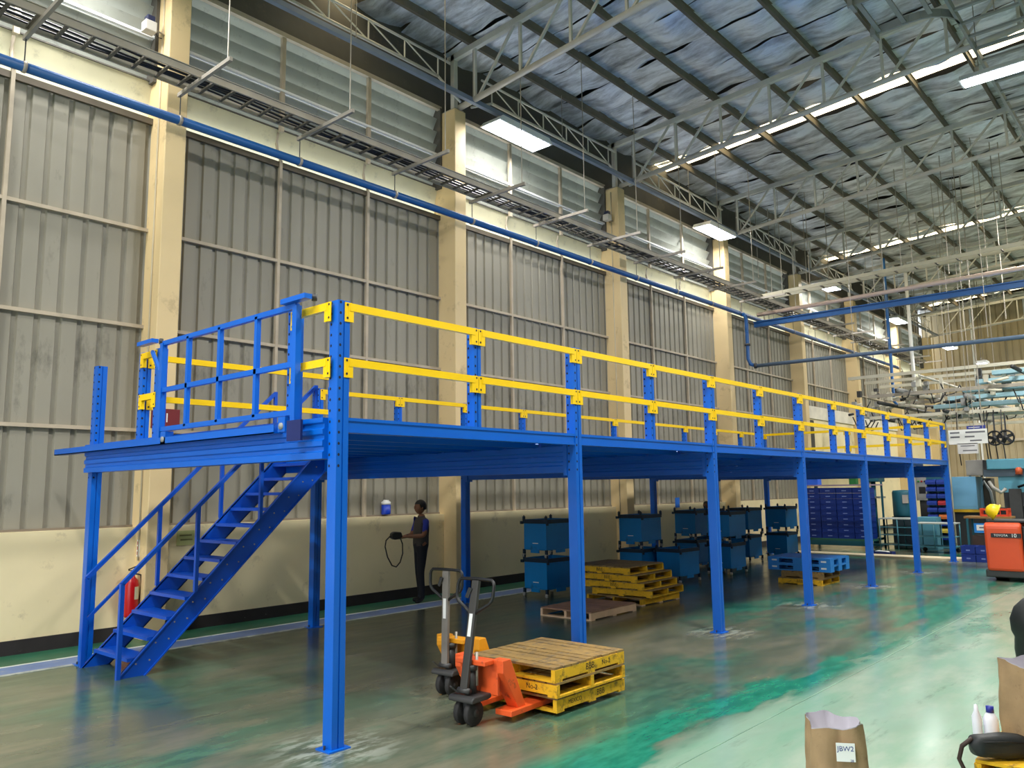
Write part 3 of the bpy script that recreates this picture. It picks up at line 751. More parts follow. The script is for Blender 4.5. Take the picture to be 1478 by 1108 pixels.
p_ = pallet('wooden_pallet', 1.2, 0.92, 0.125, WOODE, WOODN, 'single unpainted brown pallet lying beyond the second post', (10.0, 7.36, 0), 0.02, 7, None)
YS_ = 'yellow pallets piled beyond the second post'
defs = [(0, 11.63, 7.63, 0, -0.03, 'bottom yellow pallet of the five-high pile, with a pale wood edge'), (1, 11.66, 7.55, -math.pi/2, 0.05, 'second pallet from the bottom of the five-high yellow pile'), (2, 11.57, 7.62, -math.pi/2, 0.02, 'middle pallet of the five-high yellow pile, stained reddish'), (3, 11.50, 7.68, -math.pi/2, 0.0, 'second pallet from the top of the five-high yellow pile'), (4, 11.42, 7.78, -math.pi/2, 0.02, 'top pallet of the five-high yellow pile with a worn deck')]
for k, x, y, rz, dr, lb in defs:
    pallet('wooden_pallet', 1.12, 1.1, 0.122, WOODY, WOODT, lb, (x, y, 0.1225*k), rz+dr, 8, YS_, [('BBB', 0.0, 0.075)] if k > 1 else None, WOODE if k == 0 else None)
YB_ = 'yellow pallets under the blue plastic ones'
pallet('wooden_pallet', 0.85, 0.9, 0.12, WOODY, WOODT, 'lower yellow pallet under the blue plastic pallets', (15.66, 6.22, 0), -math.pi/2, 7, YB_, [('BBB', 0.0, 0.075)])
pallet('wooden_pallet', 0.82, 0.86, 0.12, WOODT, WOODT, 'upper faded yellow pallet directly under the blue plastic pallets', (15.72, 6.2, 0.121), -math.pi/2, 7, YB_)
def plastic_pallet(label, loc):
    t = thing('plastic_pallet', label, 'pallet', loc, 0, 'blue plastic pallets')
    L_, W_, H_ = 1.0, 1.22, 0.125
    b = MB()
    n = 11
    for k in range(n): b.box(-L_/2+k*L_/n, -L_/2+(k+0.86)*L_/n, -W_/2, W_/2, H_-0.02, H_)
    b.box(-L_/2, L_/2, -W_/2, W_/2, H_-0.03, H_-0.02); b.build('deck', PLB, t)
    for x in (-L_/2, -0.09, L_/2-0.18):
        for y in (-W_/2, -0.11, W_/2-0.22): MB().box(x, x+0.18, y, y+0.22, 0.02, H_-0.03).build('block', PLB, t)
    for x in (-L_/2, -0.09, L_/2-0.18): MB().box(x, x+0.18, -W_/2, W_/2, 0, 0.02).build('skid', PLB, t)
    for y in (-W_/2+0.02, W_/2-0.24):
        MB().box(-L_/2-0.002, -L_/2, y+0.06, y+0.16, 0.05, 0.08).build('label_mark', WHITE, t)
plastic_pallet('lower blue plastic pallet resting on yellow pallets', (15.82, 6.27, 0.243))
plastic_pallet('upper blue plastic pallet on top of its pile', (15.82, 6.27, 0.369))

# ================================================================== PALLET TRUCKS
def pallet_truck(label, loc, rz, paint, dark, lean, group='hand pallet trucks'):
    """steer end at local origin, forks along +x"""
    t = thing('pallet_truck', label, 'pallet truck', loc, rz, group)
    for s in (-1, 1):
        w_ = MB().lathe([(0.0, -0.028), (0.045, -0.028), (0.05, -0.02), (0.095, -0.024), (0.1, -0.015), (0.1, 0.015), (0.095, 0.024), (0.05, 0.02), (0.045, 0.028), (0, 0.028)], (0, s*0.055, 0.1), 20, 'y').build('steer_wheel', RUBBER, t, True)
        MB().tube((0, s*0.055-s*0.02, 0.1), (0, s*0.055+s*0.034, 0.1), 0.03, 10).build('hub', DKGREY, w_, True)
    MB().prism([(-0.10, 0.19), (0.09, 0.19), (0.14, 0.2), (0.14, 0.235), (-0.07, 0.24), (-0.10, 0.22)], -0.13, 0.13, 'xz').build('steer_plate', DKGREY, t, bevel=0.01)
    MB().box(-0.03, 0.03, -0.03, 0.03, 0.1, 0.2).build('axle_block', DKGREY, t)
    MB().tube((0.03, 0, 0.22), (0.03, 0, 0.42), 0.05, 12).tube((0.03, 0, 0.42), (0.03, 0, 0.46), 0.062, 12).build('pump', DKGREY, t, True)
    MB().tube((0.05, 0.05, 0.3), (0.05, 0.05, 0.56), 0.012, 8).tube((0.05, -0.05, 0.3), (0.05, -0.05, 0.56), 0.012, 8).build('ram', STEELG, t, True)
    MB().bar((-0.05, 0.07, 0.25), (-0.1, 0.1, 0.3), 0.05, 0.012).build('foot_pedal', DKGREY, t)
    # drawbar and looped handle
    h0 = Vector((-0.05, 0, 0.27)); h1 = Vector((-0.05+lean, 0, 1.12)); d = (h1-h0).normalized()
    MB().tube(h0+Vector((0, -0.06, 0)), h0+Vector((0, 0.06, 0)), 0.025, 8).build('pivot', DKGREY, t, True)
    b = MB().bar(h0, h1, 0.075, 0.035, up=(1, 0, 0)); b.build('drawbar', dark, t, bevel=0.008)
    pts = [h1-d*0.27+Vector((0, 0.02, 0)), h1-d*0.23+Vector((0, 0.08, 0)), h1-d*0.18+Vector((0, 0.165, 0)), h1-d*0.155+Vector((0, 0.187, 0)), h1-d*0.12+Vector((0, 0.195, 0)), h1-d*0.04+Vector((0, 0.195, 0)), h1-d*0.01+Vector((0, 0.187, 0)), h1+d*0.008+Vector((0, 0.165, 0)), h1+d*0.012+Vector((0, 0, 0))]
    full = pts+[Vector((q.x, -q.y, q.z)) for q in reversed(pts[:-1])]
    MB().path(full, 0.014, 8).build('handle_loop', BLACK, t, True)
    MB().bar(h1-d*0.06+Vector((-0.03, 0.03, 0)), h1-d*0.14+Vector((-0.03, 0.06, 0)), 0.012, 0.03).build('release_lever', BLACK, t)
    MB().bar(h0+d*0.42+Vector((-0.0195, 0, 0)), h0+d*0.60+Vector((-0.0195, 0, 0)), 0.035, 0.001, up=(1, 0, 0)).build('label_strip', WHITE, t)
    # fork head and forks
    MB().box(0.13, 0.16, -0.2, 0.2, 0.22, 0.48).build('head_plate', paint, t, bevel=0.006)
    MB().prism([(0.02, 0.50), (0.16, 0.50), (0.16, 0.46), (0.02, 0.46)], -0.16, 0.16, 'xz').build('head_top', paint, t, bevel=0.006)
    for s in (-1, 1):
        y = s*0.2
        MB().prism([(0.13, 0.50), (0.23, 0.50), (0.42, 0.105), (0.34, 0.075), (0.13, 0.40)], y-0.06, y+0.06, 'xz').build('shoulder', paint, t, bevel=0.006)
        MB().prism([(0.2, 0.055), (1.28, 0.055), (1.36, 0.065), (1.36, 0.085), (1.28, 0.1), (0.2, 0.1)], y-0.085, y+0.085, 'xz').build('fork', paint, t, bevel=0.005)
        MB().tube((1.15, y-0.05, 0.035), (1.15, y+0.05, 0.035), 0.035, 10).build('load_roller', RUBBER, t, True)
    MB().bar((0.245, -0.2, 0.47), (0.245, -0.2, 0.47), 0.01, 0.01) if False else None
    q = Vector((0.34, -0.2, 0.28)); n_ = Vector((0.90, 0, 0.43)).normalized()
    MB().box(-0.05, 0.05, -0.05, 0.05, 0, 0.001).build('warning_sticker', YEL, t).matrix_local = facing(n_, q+n_*0.004)
    return t
pallet_truck('orange hand pallet truck carrying the stack of yellow pallets', (4.75, 4.72, 0), 0.06, ORANGE, mat('drawbar_grey', (64, 62, 60), 0.5, metal=0.3), 0.16)
pallet_truck('yellow hand pallet truck parked behind the orange one', (5.3, 5.52, 0), 0.10, YELJ, mat('drawbar_worn', (128, 122, 116), 0.5, metal=0.4, var=0.3), 0.02)

# ================================================================== STEEL BINS
def bin_proto():
    t = thing('steel_bin', 'x', 'bin', group='blue stackable steel bins')
    LX, LY, H = 0.74, 0.52, 0.66
    z0 = 0.13
    b = MB()
    for (x0, x1, y0, y1) in ((0, LX, 0, 0.012), (0, LX, LY-0.012, LY), (0, 0.012, 0.012, LY-0.012), (LX-0.012, LX, 0.012, LY-0.012)): b.box(x0, x1, y0, y1, z0, H)
    b.box(0, LX, 0, LY, z0, z0+0.012); b.build('body', BINB, t)
    b = MB()
    for (x0, x1, y0, y1) in ((-0.015, LX+0.015, -0.015, 0.002), (-0.015, LX+0.015, LY-0.002, LY+0.015), (-0.015, 0.002, -0.015, LY+0.015), (LX-0.002, LX+0.015, -0.015, LY+0.015)): b.box(x0, x1, y0, y1, H-0.07, H)
    b.build('rim', BIND, t)
    for x in (0, LX):
        for y in (0, LY):
            b = MB().box(x-0.018, x+0.018, y-0.018, y+0.018, H-0.02, H+0.055); b.tube((x, y, H+0.055), (x, y, H+0.075), 0.014, 6, 0.006); b.build('stacking_pin', BIND, t)
            MB().box(x-0.02, x+0.02, y-0.02, y+0.02, 0.06, 0.14).build('foot_bracket', BIND, t)
            MB().tube((x-0.005, y-0.016, 0.035), (x-0.005, y+0.016, 0.035), 0.035, 10).build('caster', mat('caster_grey', (170, 168, 160), 0.5), t, True)
    MB().box(-0.012, 0.0, 0.16, 0.36, 0.08, 0.15).build('skid', BINB, t); MB().box(0.25, 0.5, -0.012, 0.0, 0.08, 0.15).build('skid', BINB, t)
    MB().box(-0.04, 0.0, -0.06, -0.03, H-0.10, H-0.01).build('latch', BIND, t); MB().box(-0.05, -0.01, LY+0.0, LY+0.05, H-0.08, H-0.03).build('latch', BIND, t)
    MB().box(-0.0015, 0, 0.19, 0.32, 0.24, 0.255).build('label_mark', WHITE, t)
    return t
bp0 = bin_proto(); first = True
BH = 0.67
stacks = [((10.92, 8.92), 2, 'in the pair left of the second post, nearest the camera', 0.0), ((13.65, 8.72), 2, 'in the pair behind the five-high yellow pallets', 0.0), ((14.05, 8.12), 1, 'standing alone low in front of the other bins', 0.0),
          ((16.6, 9.15), 2, 'in the pair below the small blue notice', 0.0), ((15.98, 8.0), 2, 'in the pair just right of the third post', 0.0), ((18.8, 8.9), 2, 'in the pair behind, right of the third post', 0.0), ((20.35, 8.6), 2, 'in the last pair before the blue tote rack', 0.0), ((17.6, 9.3), 2, 'in the pair hidden behind the third post', 0.0)]
for (x, y), n, lb, rz in stacks:
    for k in range(n):
        o = bp0 if first else dup(bp0); first = False
        o.location = (x, y, k*BH+0.0); o.rotation_euler = (0, 0, rz+random.uniform(-0.03, 0.03))
        o['label'] = ('%s blue steel bin ' % ('upper' if k else 'lower') if n == 2 else 'blue steel bin ')+lb

# ================================================================== PEOPLE
def person(label, loc, rz, scale, shirt, sleeve, trousers, arms):
    t = thing('person', label, 'person', loc, rz)
    V = [(0,0,.95), (0,0,1.10), (-.01,0,1.30), (-.015,0,1.42), (0.0,0,1.50)]; R = [.135, .125, .15, .085, .052]
    E = [(0,1), (1,2), (2,3), (3,4)]
    RX = [1.0]*5
    def chain(root, pts, rs):
        i = root
        for p, r in zip(pts, rs): V.append(p); R.append(r); E.append((i, len(V)-1)); i = len(V)-1
        return i
    for s in (-1, 1):
        f = 0.03*s
        chain(0, [(f*.3, s*.095, .88), (f+.02, s*.10, .50), (f-.02, s*.10, .10), (f+.02, s*.105, .045), (f+.13, s*.115, .032)], [.095, .066, .048, .042, .036])
        sh = chain(2, [(-.015, s*.14, 1.385), (-.015, s*.19, 1.36)], [.07, .058])
        el, wr, hd = arms[0 if s < 0 else 1]
        w_ = chain(sh, [el, wr], [.044, .031])
        hv = Vector(hd)-Vector(wr); hv.normalize(); side = Vector((0, 0, 1)).cross(hv).normalized()
        palm = chain(w_, [tuple(Vector(wr)+hv*.06)], [.03])
        for q in range(4):
            base = Vector(wr)+hv*.085+side*(.027-.018*q)
            i = chain(palm, [tuple(base), tuple(base+hv*.03+Vector((0,0,-.012))), tuple(base+hv*.045+Vector((0,0,-.03)))], [.010, .009, .008])
        i = chain(palm, [tuple(Vector(wr)+hv*.05+side*.035), tuple(Vector(wr)+hv*.08+side*.045)], [.011, .009])
    me = bpy.data.meshes.new('body'); me.from_pydata(V, E, [])
    o = bpy.data.objects.new('body', me); COL.objects.link(o)
    m = o.modifiers.new('skin', 'SKIN'); m.use_smooth_shade = True
    for i, r in enumerate(R):
        sv = me.skin_vertices[0].data[i]; fl_ = 1.0
        sv.radius = (r, r*(1.25 if i in (0, 1, 2) else 1.0))
    me.skin_vertices[0].data[0].use_root = True
    o.modifiers.new('sub', 'SUBSURF').levels = 2
    bpy.context.view_layer.update()
    nm = bpy.data.meshes.new_from_object(o.evaluated_get(bpy.context.evaluated_depsgraph_get())); bpy.data.objects.remove(o)
    # head: shaped ellipsoid with brow, nose, chin joined into the body mesh
    h = MB(); n1, n2 = 18, 14
    def hp(i, j):
        a = 2*math.pi*i; b_ = math.pi*j
        x, y, z = math.sin(b_)*math.cos(a), math.sin(b_)*math.sin(a), math.cos(b_)
        sx = .098 if x > 0 else .105
        px, py, pz = x*sx, y*.076, z*.118
        if z < -0.2: px *= 1-.25*(-z-.2)*(1 if x < 0 else .2); py *= 1-.35*(-z-.2)
        if x > .75 and abs(y) < .25 and -.35 < z < .15: px += .022*(1-abs(y)/.25)*(1-abs(z+.12)/.27)
        return (px+.02, py, pz+1.605)
    h.grid(hp, n1, n2)
    for s in (-1, 1): h.lathe([(0, -.01), (.016, -.01), (.022, 0), (.016, .01), (0, .012)], (.01, s*.077, 1.59), 8, 'y')
    bm = bmesh.new(); bm.from_mesh(nm); hm = h.mesh('h', None, True); bm.from_mesh(hm); bmesh.ops.remove_doubles(bm, verts=bm.verts, dist=0.0005); bm.to_mesh(nm); bm.free()
    nm.materials.clear()
    for mm in (SKIN, shirt, sleeve, trousers, BLACK): nm.materials.append(mm)
    for pz in nm.polygons:
        c = pz.center; pz.use_smooth = True
        if c.z < 0.075: pz.material_index = 4
        elif c.z < 0.97 and abs(c.y) < 0.24 and abs(c.x) < 0.22: pz.material_index = 3
        elif c.z < 1.455:
            if abs(c.y) < 0.165 and abs(c.x) < .2: pz.material_index = 1
            elif c.z > 1.2 and c.x < .10 and abs(c.y) < .27: pz.material_index = 2
    ob('body', nm, t)
    hr = MB()
    def hq(i, j):
        a = 2*math.pi*i; b_ = 0.62*math.pi*j
        x, y, z = math.sin(b_)*math.cos(a), math.sin(b_)*math.sin(a), math.cos(b_)
        if x > 0.3: z = max(z, 0.38)
        return (x*.115+.006, y*.087, z*.128+1.612)
    hr.grid(hq, 18, 8); hr.build('hair', mat('hair_black', (16, 14, 13), 0.6, var=0.2, scale=30), t, True)
    for s in (-1, 1):
        MB().lathe([(0, -.008), (.006, -.004), (.006, .004), (0, .008)], (.112, s*.03, 1.615), 6, 'z').build('eye', BLACK, t)
    MB().box(.106, .112, -.022, .022, 1.545, 1.551).build('mouth', mat('lip', (110, 60, 48), 0.6), t)
    t.scale = (scale, scale, scale)
    return t
face = math.atan2(0.28, -0.96)
p1 = person('man in a dark tee with blue sleeves standing by the cream dado', (9.27, 10.33, 0), face, 0.985,
       mat('tee_dark', (62, 56, 52), 0.8, var=0.1), mat('sleeve_blue', (28, 44, 140), 0.8), mat('trousers_dark', (22, 24, 30), 0.85, var=0.15),
       [((.05, -.25, 1.13), (.27, -.14, 1.10), (.36, -.10, 1.10)), ((.06, .25, 1.13), (.28, .13, 1.12), (.37, .08, 1.12))])
sb = thing('camera_strap', 'dark pouch with a long looped strap held by the man', 'pouch', (9.27, 10.33, 0), face)
MB().prism([(0.34, 1.07), (0.5, 1.055), (0.56, 1.09), (0.55, 1.16), (0.5, 1.19), (0.38, 1.18)], -0.06, 0.06, 'xz').build('pouch', BLACK, sb, bevel=0.02)
MB().path([(0.56, 0, 1.12), (0.64, 0.01, 1.05), (0.66, 0.02, 0.95), (0.62, 0.03, 0.78), (0.54, 0.03, 0.64), (0.46, 0.02, 0.61), (0.38, 0, 0.68), (0.33, -0.01, 0.82), (0.33, -0.02, 0.98), (0.37, -0.03, 1.09)], 0.011, 6).build('strap', mat('strap', (52, 44, 36), 0.8), sb, True)
p2_ = person('person behind the blue bins, only black hair showing by the third post', (19.42, 10.35, 0), face, 0.86, MATS['tee_dark'], MATS['tee_dark'], MATS['trousers_dark'],
       [((-.02, -.23, 1.12), (.05, -.25, .90), (.07, -.25, .80)), ((-.02, .23, 1.12), (.05, .25, .90), (.07, .25, .80))])
# ================================================================== WALL ITEMS
ex = thing('fire_extinguisher', 'red fire extinguisher on the wall behind the stair foot', 'extinguisher', (4.62, 10.72, 0.30))
MB().lathe([(0, 0), (0.075, 0), (0.082, 0.02), (0.082, 0.40), (0.07, 0.46), (0.035, 0.5), (0.03, 0.53), (0, 0.53)], (0, 0, 0), 18).build('cylinder', mat('ext_red', (200, 16, 22), 0.3, var=0.04), ex, True)
MB().tube((0, 0, 0.52), (0, 0, 0.57), 0.025, 10).build('valve', DKGREY, ex, True)
MB().bar((-0.05, 0, 0.59), (0.06, 0, 0.57), 0.02, 0.012).bar((-0.05, 0, 0.60), (0.04, 0, 0.63), 0.02, 0.012).build('lever', BLACK, ex)
MB().path([(0.03, -0.02, 0.54), (0.1, -0.03, 0.52), (0.11, -0.03, 0.4), (0.1, -0.02, 0.2)], 0.012, 6).build('hose', BLACK, ex, True)
MB().grid(lambda i, j: (-0.0835*math.sin(-1.9+i*1.5+1.57-1.2), -0.0835*math.cos(-1.9+i*1.5+1.57-1.2), 0.22+0.16*j), 6, 1).build('paper_label', mat('ext_label', (232, 226, 190), 0.6, var=0.1), ex)
MB().box(-0.03, 0.03, 0.07, 0.165, 0.3, 0.36).build('wall_hook', DKGREY, ex)
def sign(name, label, c, w, h, m, lines, ink, normal='y', t=0.008, cat='sign', title=None):
    s = thing(name, label, cat, c)
    if normal == 'y': MB().box(-w/2, w/2, -t, 0, -h/2, h/2).build('board', m, s)
    else: MB().box(-t, 0, -w/2, w/2, -h/2, h/2).build('board', m, s)
    for (zz, ww, hh, off) in lines:
        if normal == 'y': MB().box(off*w-ww*w/2, off*w+ww*w/2, -t-0.001, -t, zz*h-hh*h/2, zz*h+hh*h/2).build('print_line', ink, s)
        else: MB().box(-t-0.001, -t, off*w-ww*w/2, off*w+ww*w/2, zz*h-hh*h/2, zz*h+hh*h/2).build('print_line', ink, s)
    return s
q = atY(268, 776, 10.89)
sign('wall_notice', 'pale green notice on the cream dado behind the stairs', (q[0], 10.899, q[2]), 0.25, 0.2, mat('notice_green', (206, 208, 140), 0.6), [(0.18, 0.7, 0.1, 0), (-0.12, 0.7, 0.1, 0.05)], mat('print_green', (130, 130, 80), 0.7))
q = atX(197, 791, X0-0.152)
s_ = sign('red_label', 'small red and white label above the fire extinguisher', (X0-0.152, 10.8, 1.16), 0.07, 0.22, WHITE, [(0.3, 0.7, 0.2, 0), (0.0, 0.7, 0.2, 0), (-0.3, 0.7, 0.2, 0)], mat('print_red', (170, 30, 36), 0.6), 'x')
hb = thing('hose_cabinet_sign', 'dark red box sign on the first cream column', 'sign', (X0, YC, 2.86))
MB().box(-0.17, 0.17, -0.12, 0.0, -0.13, 0.13).build('box', mat('dark_red', (110, 22, 26), 0.5), hb, bevel=0.006)
MB().box(-0.015, 0.0, -0.1213, -0.12, -0.05, 0.07).build('print_line', WHITE, hb)
jg = thing('water_jug', 'blue water jug with white lid on the dado ledge', 'jug', (9.03, 10.965, 1.46))
MB().lathe([(0, 0), (0.075, 0), (0.082, 0.02), (0.08, 0.17), (0, 0.17)], (0, 0, 0), 16).build('jug_body', mat('jug_blue', (16, 58, 176), 0.4), jg, True)
MB().lathe([(0, 0.17), (0.083, 0.17), (0.083, 0.215), (0.05, 0.235), (0.05, 0.25), (0, 0.25)], (0, 0, 0), 16).build('lid', WHITE, jg, True)
q = atY(978, 725, 10.89)
sign('blue_notice', 'small blue notice on the dado above the blue bins', (q[0], 10.899, q[2]), 0.22, 0.26, mat('notice_blue', (30, 110, 210), 0.6), [], INK)
def wall_device(label, c):
    d = thing('wall_camera', label, 'camera', c)
    MB().box(-0.16, 0.0, -0.08, 0.08, -0.05, 0.1).build('housing', mat('device_white', (196, 190, 180), 0.5), d, bevel=0.01)
    MB().box(-0.13, -0.02, -0.06, 0.06, 0.1, 0.19).build('hood', mat('device_dark', (40, 44, 70), 0.4), d, bevel=0.01)
    MB().tube((0, 0, 0.03), (0.16, 0, 0.0), 0.012, 6).build('bracket', STEELG, d, True)
    MB().path([(0.0, 0.03, 0.02), (0.08, 0.05, -0.04), (0.15, 0.04, -0.03)], 0.008, 5).build('cable', BLACK, d, True)
q = atY(207, 38, 10.75)
wall_device('wall camera box on the side of the first cream column', (X0-0.16-0.13, 10.76, q[2]))
q = atX(888, 318, COLX[4]-0.15)
wall_device('small camera on the side of the third cream column', (COLX[4]-0.31, 10.75, q[2]))
# conduits on the columns
for n, (i, off) in enumerate(((2, -0.158), (3, 0.158), (4, -0.158))):
    cx = COLX[i]
    o = MB().path([(cx+off, 10.78, 1.0), (cx+off, 10.78, 5.4), (cx+off, 10.79, 7.6), (cx+off, 10.78, 9.2)], 0.014, 6).build('conduit', mat('conduit_cream', (196, 182, 152), 0.6), None, True)
    tag(o, 'thin conduit running up the side of the %s cream column' % ORD[n], 'conduit', 'column conduits')

# ================================================================== FAR RIGHT: kerb, rack, carts, machines
kb = MB().box(21.95, 22.55, -4, 9.9, 0, 0.045).build('kerb_strip', mat('kerb_cream', (226, 208, 172), 0.6, var=0.06)); tag(kb, 'cream painted strip across the floor behind the mezzanine', 'strip', kind='structure')
# tote rack
RX0, RX1, RY0, RY1 = 24.3, 25.5, 7.75, 9.75
rk = thing('tote_rack', 'teal steel rack filled with blue totes under a cover', 'rack', (0, 0, 0))
for x in (RX0, RX1):
    for y in (RY0, 9.72): MB().box(x-0.025, x+0.025, y-0.025, y+0.025, 0, 1.95).build('upright', TEALD, rk)
MB().box(RX0, RX1, RY0, 9.75, 0.24, 0.30).build('base_shelf', mat('rack_green', (40, 96, 84), 0.6), rk)
MB().box(RX0-0.02, RX1, RY0-0.04, 9.8, 1.84, 1.88).build('top_shelf', mat('rack_cover', (150, 130, 150), 0.5, var=0.2), rk)
MB().box(RX0, RX0+0.02, RY0, 9.75, 0.10, 0.24).build('base_beam', TEALD, rk)
me_to = None
def tote_proto(dx, dy, dz, mt=TOTE):
    t = thing('plastic_tote', 'x', 'tote')
    b = MB(); w = 0.01
    for (x0, x1, y0, y1) in ((0, dx, 0, w), (0, dx, dy-w, dy), (0, w, w, dy-w), (dx-w, dx, w, dy-w)): b.box(x0, x1, y0, y1, 0.0, dz*0.92)
    b.box(w, dx-w, w, dy-w, 0, w); b.build('shell', mt, t)
    b = MB()
    for (x0, x1, y0, y1) in ((-0.008, dx, -0.008, 0), (-0.008, 0, 0, dy), (0, dx, dy, dy+0.008), (dx, dx+0.008, -0.008, dy+0.008)): b.box(x0, x1, y0, y1, dz*0.8, dz*0.95)
    b.build('rim', mt, t)
    MB().box(-0.002, 0, dy*0.36, dy*0.64, dz*0.35, dz*0.5).build('label_mark', mat('tote_mark', (120, 140, 200), 0.6), t)
    return t
tp = tote_proto(0.5, 0.46, 0.165); fst = True
for c in range(4):
    for r in range(9):
        o = tp if fst else dup(tp); fst = False
        o.location = (RX0+0.05, 9.68-0.48-c*0.48+0.0, 0.302+r*0.166)
        o['label'] = 'blue tote in the full rack, %s from the wall, %s from the bottom' % (['first column', 'second column', 'third column', 'fourth column'][c], (ORD+['ninth'])[r]); o['group'] = 'totes in the rack'
def simple(name, label, cat, parts, loc=(0,0,0), group=None, kind=None):
    t = thing(name, label, cat, loc, 0, group, kind)
    for nm, m, b, *r in parts: b.build(nm, m, t, *(r or [False]))
    return t
simple('green_box', 'small green box on top of the tote rack', 'box', [('box', mat('box_green', (30, 110, 50), 0.6), MB().box(0, 0.2, 0, 0.2, 0, 0.2)), ('lid', mat('box_green2', (40, 130, 60), 0.6), MB().box(-0.01, 0.21, -0.01, 0.21, 0.2, 0.225))], (24.5, 8.15, 1.881))
simple('black_bottle', 'black bottle beside the green box on the tote rack', 'bottle', [('bottle', BLACK, MB().lathe([(0, 0), (0.06, 0), (0.06, 0.16), (0.025, 0.2), (0.025, 0.24), (0, 0.24)], (0, 0, 0), 12), True)], (24.5, 7.95, 1.881))
simple('blue_bin_box', 'light blue box on the shelf end beside the last steel bins', 'box', [('box', mat('box_blue', (40, 100, 220), 0.5), MB().box(0, 0.3, 0, 0.4, 0, 0.22)), ('rim', PLB, MB().box(-0.01, 0.31, -0.01, 0.41, 0.2, 0.23))], (24.55, 9.3, 1.881))
# carts
def cart(label, loc, LX, LY, H, wheels, shelves, group='tube frame carts'):
    t = thing('tube_cart', label, 'cart', loc, 0, group); r = 0.018
    z0 = 0.13 if wheels else 0.0
    cm = mat('cart_teal', (70, 130, 144), 0.5, var=0.08)
    for x in (0, LX):
        for y in (0, LY): MB().tube((x, y, z0), (x, y, H), r, 6).build('leg', cm, t, True)
    for x in (0, LX): MB().tube((x, LY/2, z0), (x, LY/2, H), r, 6).build('leg', cm, t, True)
    for z in shelves:
        MB().box(0, LX, 0, LY, z, z+0.02).build('shelf', cm, t)
    MB().box(-0.02, LX+0.02, -0.02, LY+0.02, H, H+0.03).build('top', mat('cart_top', (190, 196, 190), 0.5), t)
    if wheels:
        for x in (0.06, LX-0.06):
            for y in (0.06, LY-0.06):
                MB().tube((x-0.025, y, 0.06), (x+0.025, y, 0.06), 0.06, 10).build('caster', BLACK, t, True)
                MB().box(x-0.02, x+0.02, y-0.02, y+0.02, 0.1, 0.14).build('caster_fork', STEELG, t)
    return t
cart('teal tube cart with pale top beside the tote rack', (24.9, 6.72, 0), 0.7, 0.98, 0.86, False, (0.12, 0.4, 0.62))
cart('low teal wheeled cart in front of the machines', (24.0, 5.55, 0), 0.7, 0.95, 0.78, True, (0.16, 0.42))
o = simple('blue_tray', 'blue shallow tray with white papers on the cream strip', 'tray', [('tray', TOTE, MB().box(0, 0.35, 0, 0.62, 0, 0.015).box(0, 0.35, 0, 0.012, 0, 0.09).box(0, 0.35, 0.608, 0.62, 0, 0.09).box(0, 0.012, 0, 0.62, 0, 0.09).box(0.338, 0.35, 0, 0.62, 0, 0.09)), ('papers', WHITE, MB().prism([(0.05, 0.015), (0.5, 0.015), (0.42, 0.11), (0.15, 0.1)], 0.06, 0.28, 'yz'))], (22.65, 6.75, 0))
# low blue totes by the last post
tp2 = tote_proto(0.42, 0.3, 0.19, TOTE); f2 = True
for c in range(2):
    for r in range(2):
        o = tp2 if f2 else dup(tp2); f2 = False
        o.location = (21.85, 4.62-c*0.315, 0.001+r*0.192); o['group'] = 'low totes by the last post'
        o['label'] = '%s blue tote low on the floor right of the last post, %s column' % ('upper' if r else 'lower', 'left' if c == 0 else 'right')
# machine group behind
MX = 27.0
def pbox(name, label, cat, u0, v0, u1, v1, X_, depth, m, extra=None, foot=False, group=None):
    a = atX(u0, v0, X_); c = atX(u1, v1, X_)
    y0, y1 = sorted((a[1], c[1])); z0, z1 = sorted((a[2], c[2]))
    if foot: z0 = 0.0
    t = thing(name, label, cat, (X_, (y0+y1)/2, z0), 0, group); W_ = y1-y0; H_ = z1-z0
    MB().box(0, depth, -W_/2, W_/2, 0, H_).build('body', m, t, bevel=0.012)
    MB().box(-0.008, 0, -W_/2+0.04, W_/2-0.04, H_*0.08, H_*0.92).build('front_panel', m, t)
    if extra: extra(t, W_, H_)
    return t
def knobs(t, W_, H_):
    for k in range(3): MB().tube((-0.03, -W_*0.25+k*W_*0.25, H_*0.7), (0, -W_*0.25+k*W_*0.25, H_*0.7), 0.03, 8).build('knob', (BLACK, mat('knob_red', (180, 30, 30), 0.5), mat('knob_green', (30, 140, 60), 0.5))[k], t, True)
    MB().box(-0.012, -0.008, -W_*0.25, W_*0.25, H_*0.25, H_*0.5).build('screen', BLACK, t)
def legs(z):
    def f(t, W_, H_):
        for x in (0.05, 0.55):
            for s in (-1, 1): MB().box(x, x+0.08, s*W_*0.4-0.04, s*W_*0.4+0.04, -z, 0).build('leg', TEALD, t)
    return f
# column drill
dr = thing('pillar_drill', 'dark teal pillar drill standing behind the tube cart', 'machine', (26.3, 8.25, 0))
MB().tube((0, 0, 0), (0, 0, 2.15), 0.09, 12).build('pillar', TEALD, dr, True)
MB().box(-0.3, 0.3, -0.25, 0.25, 0, 0.06).build('base', TEALD, dr); MB().box(-0.4, 0.25, -0.3, 0.2, 1.95, 2.3).build('head', TEALD, dr, bevel=0.03)
MB().box(-0.35, 0.2, -0.3, 0.3, 1.45, 1.5).build('table', GREY, dr); MB().tube((-0.3, 0, 1.6), (-0.3, 0, 1.95), 0.05, 10).build('spindle', STEELG, dr, True)
tk = thing('drum_tank', 'dark teal round tank with a small pale gauge', 'tank', (26.2, 7.35, 0.0))
MB().lathe([(0, 0.9), (0.3, 0.9), (0.31, 0.94), (0.31, 1.62), (0.28, 1.68), (0, 1.7)], (0, 0, 0), 20).build('drum', TEALD, tk, True)
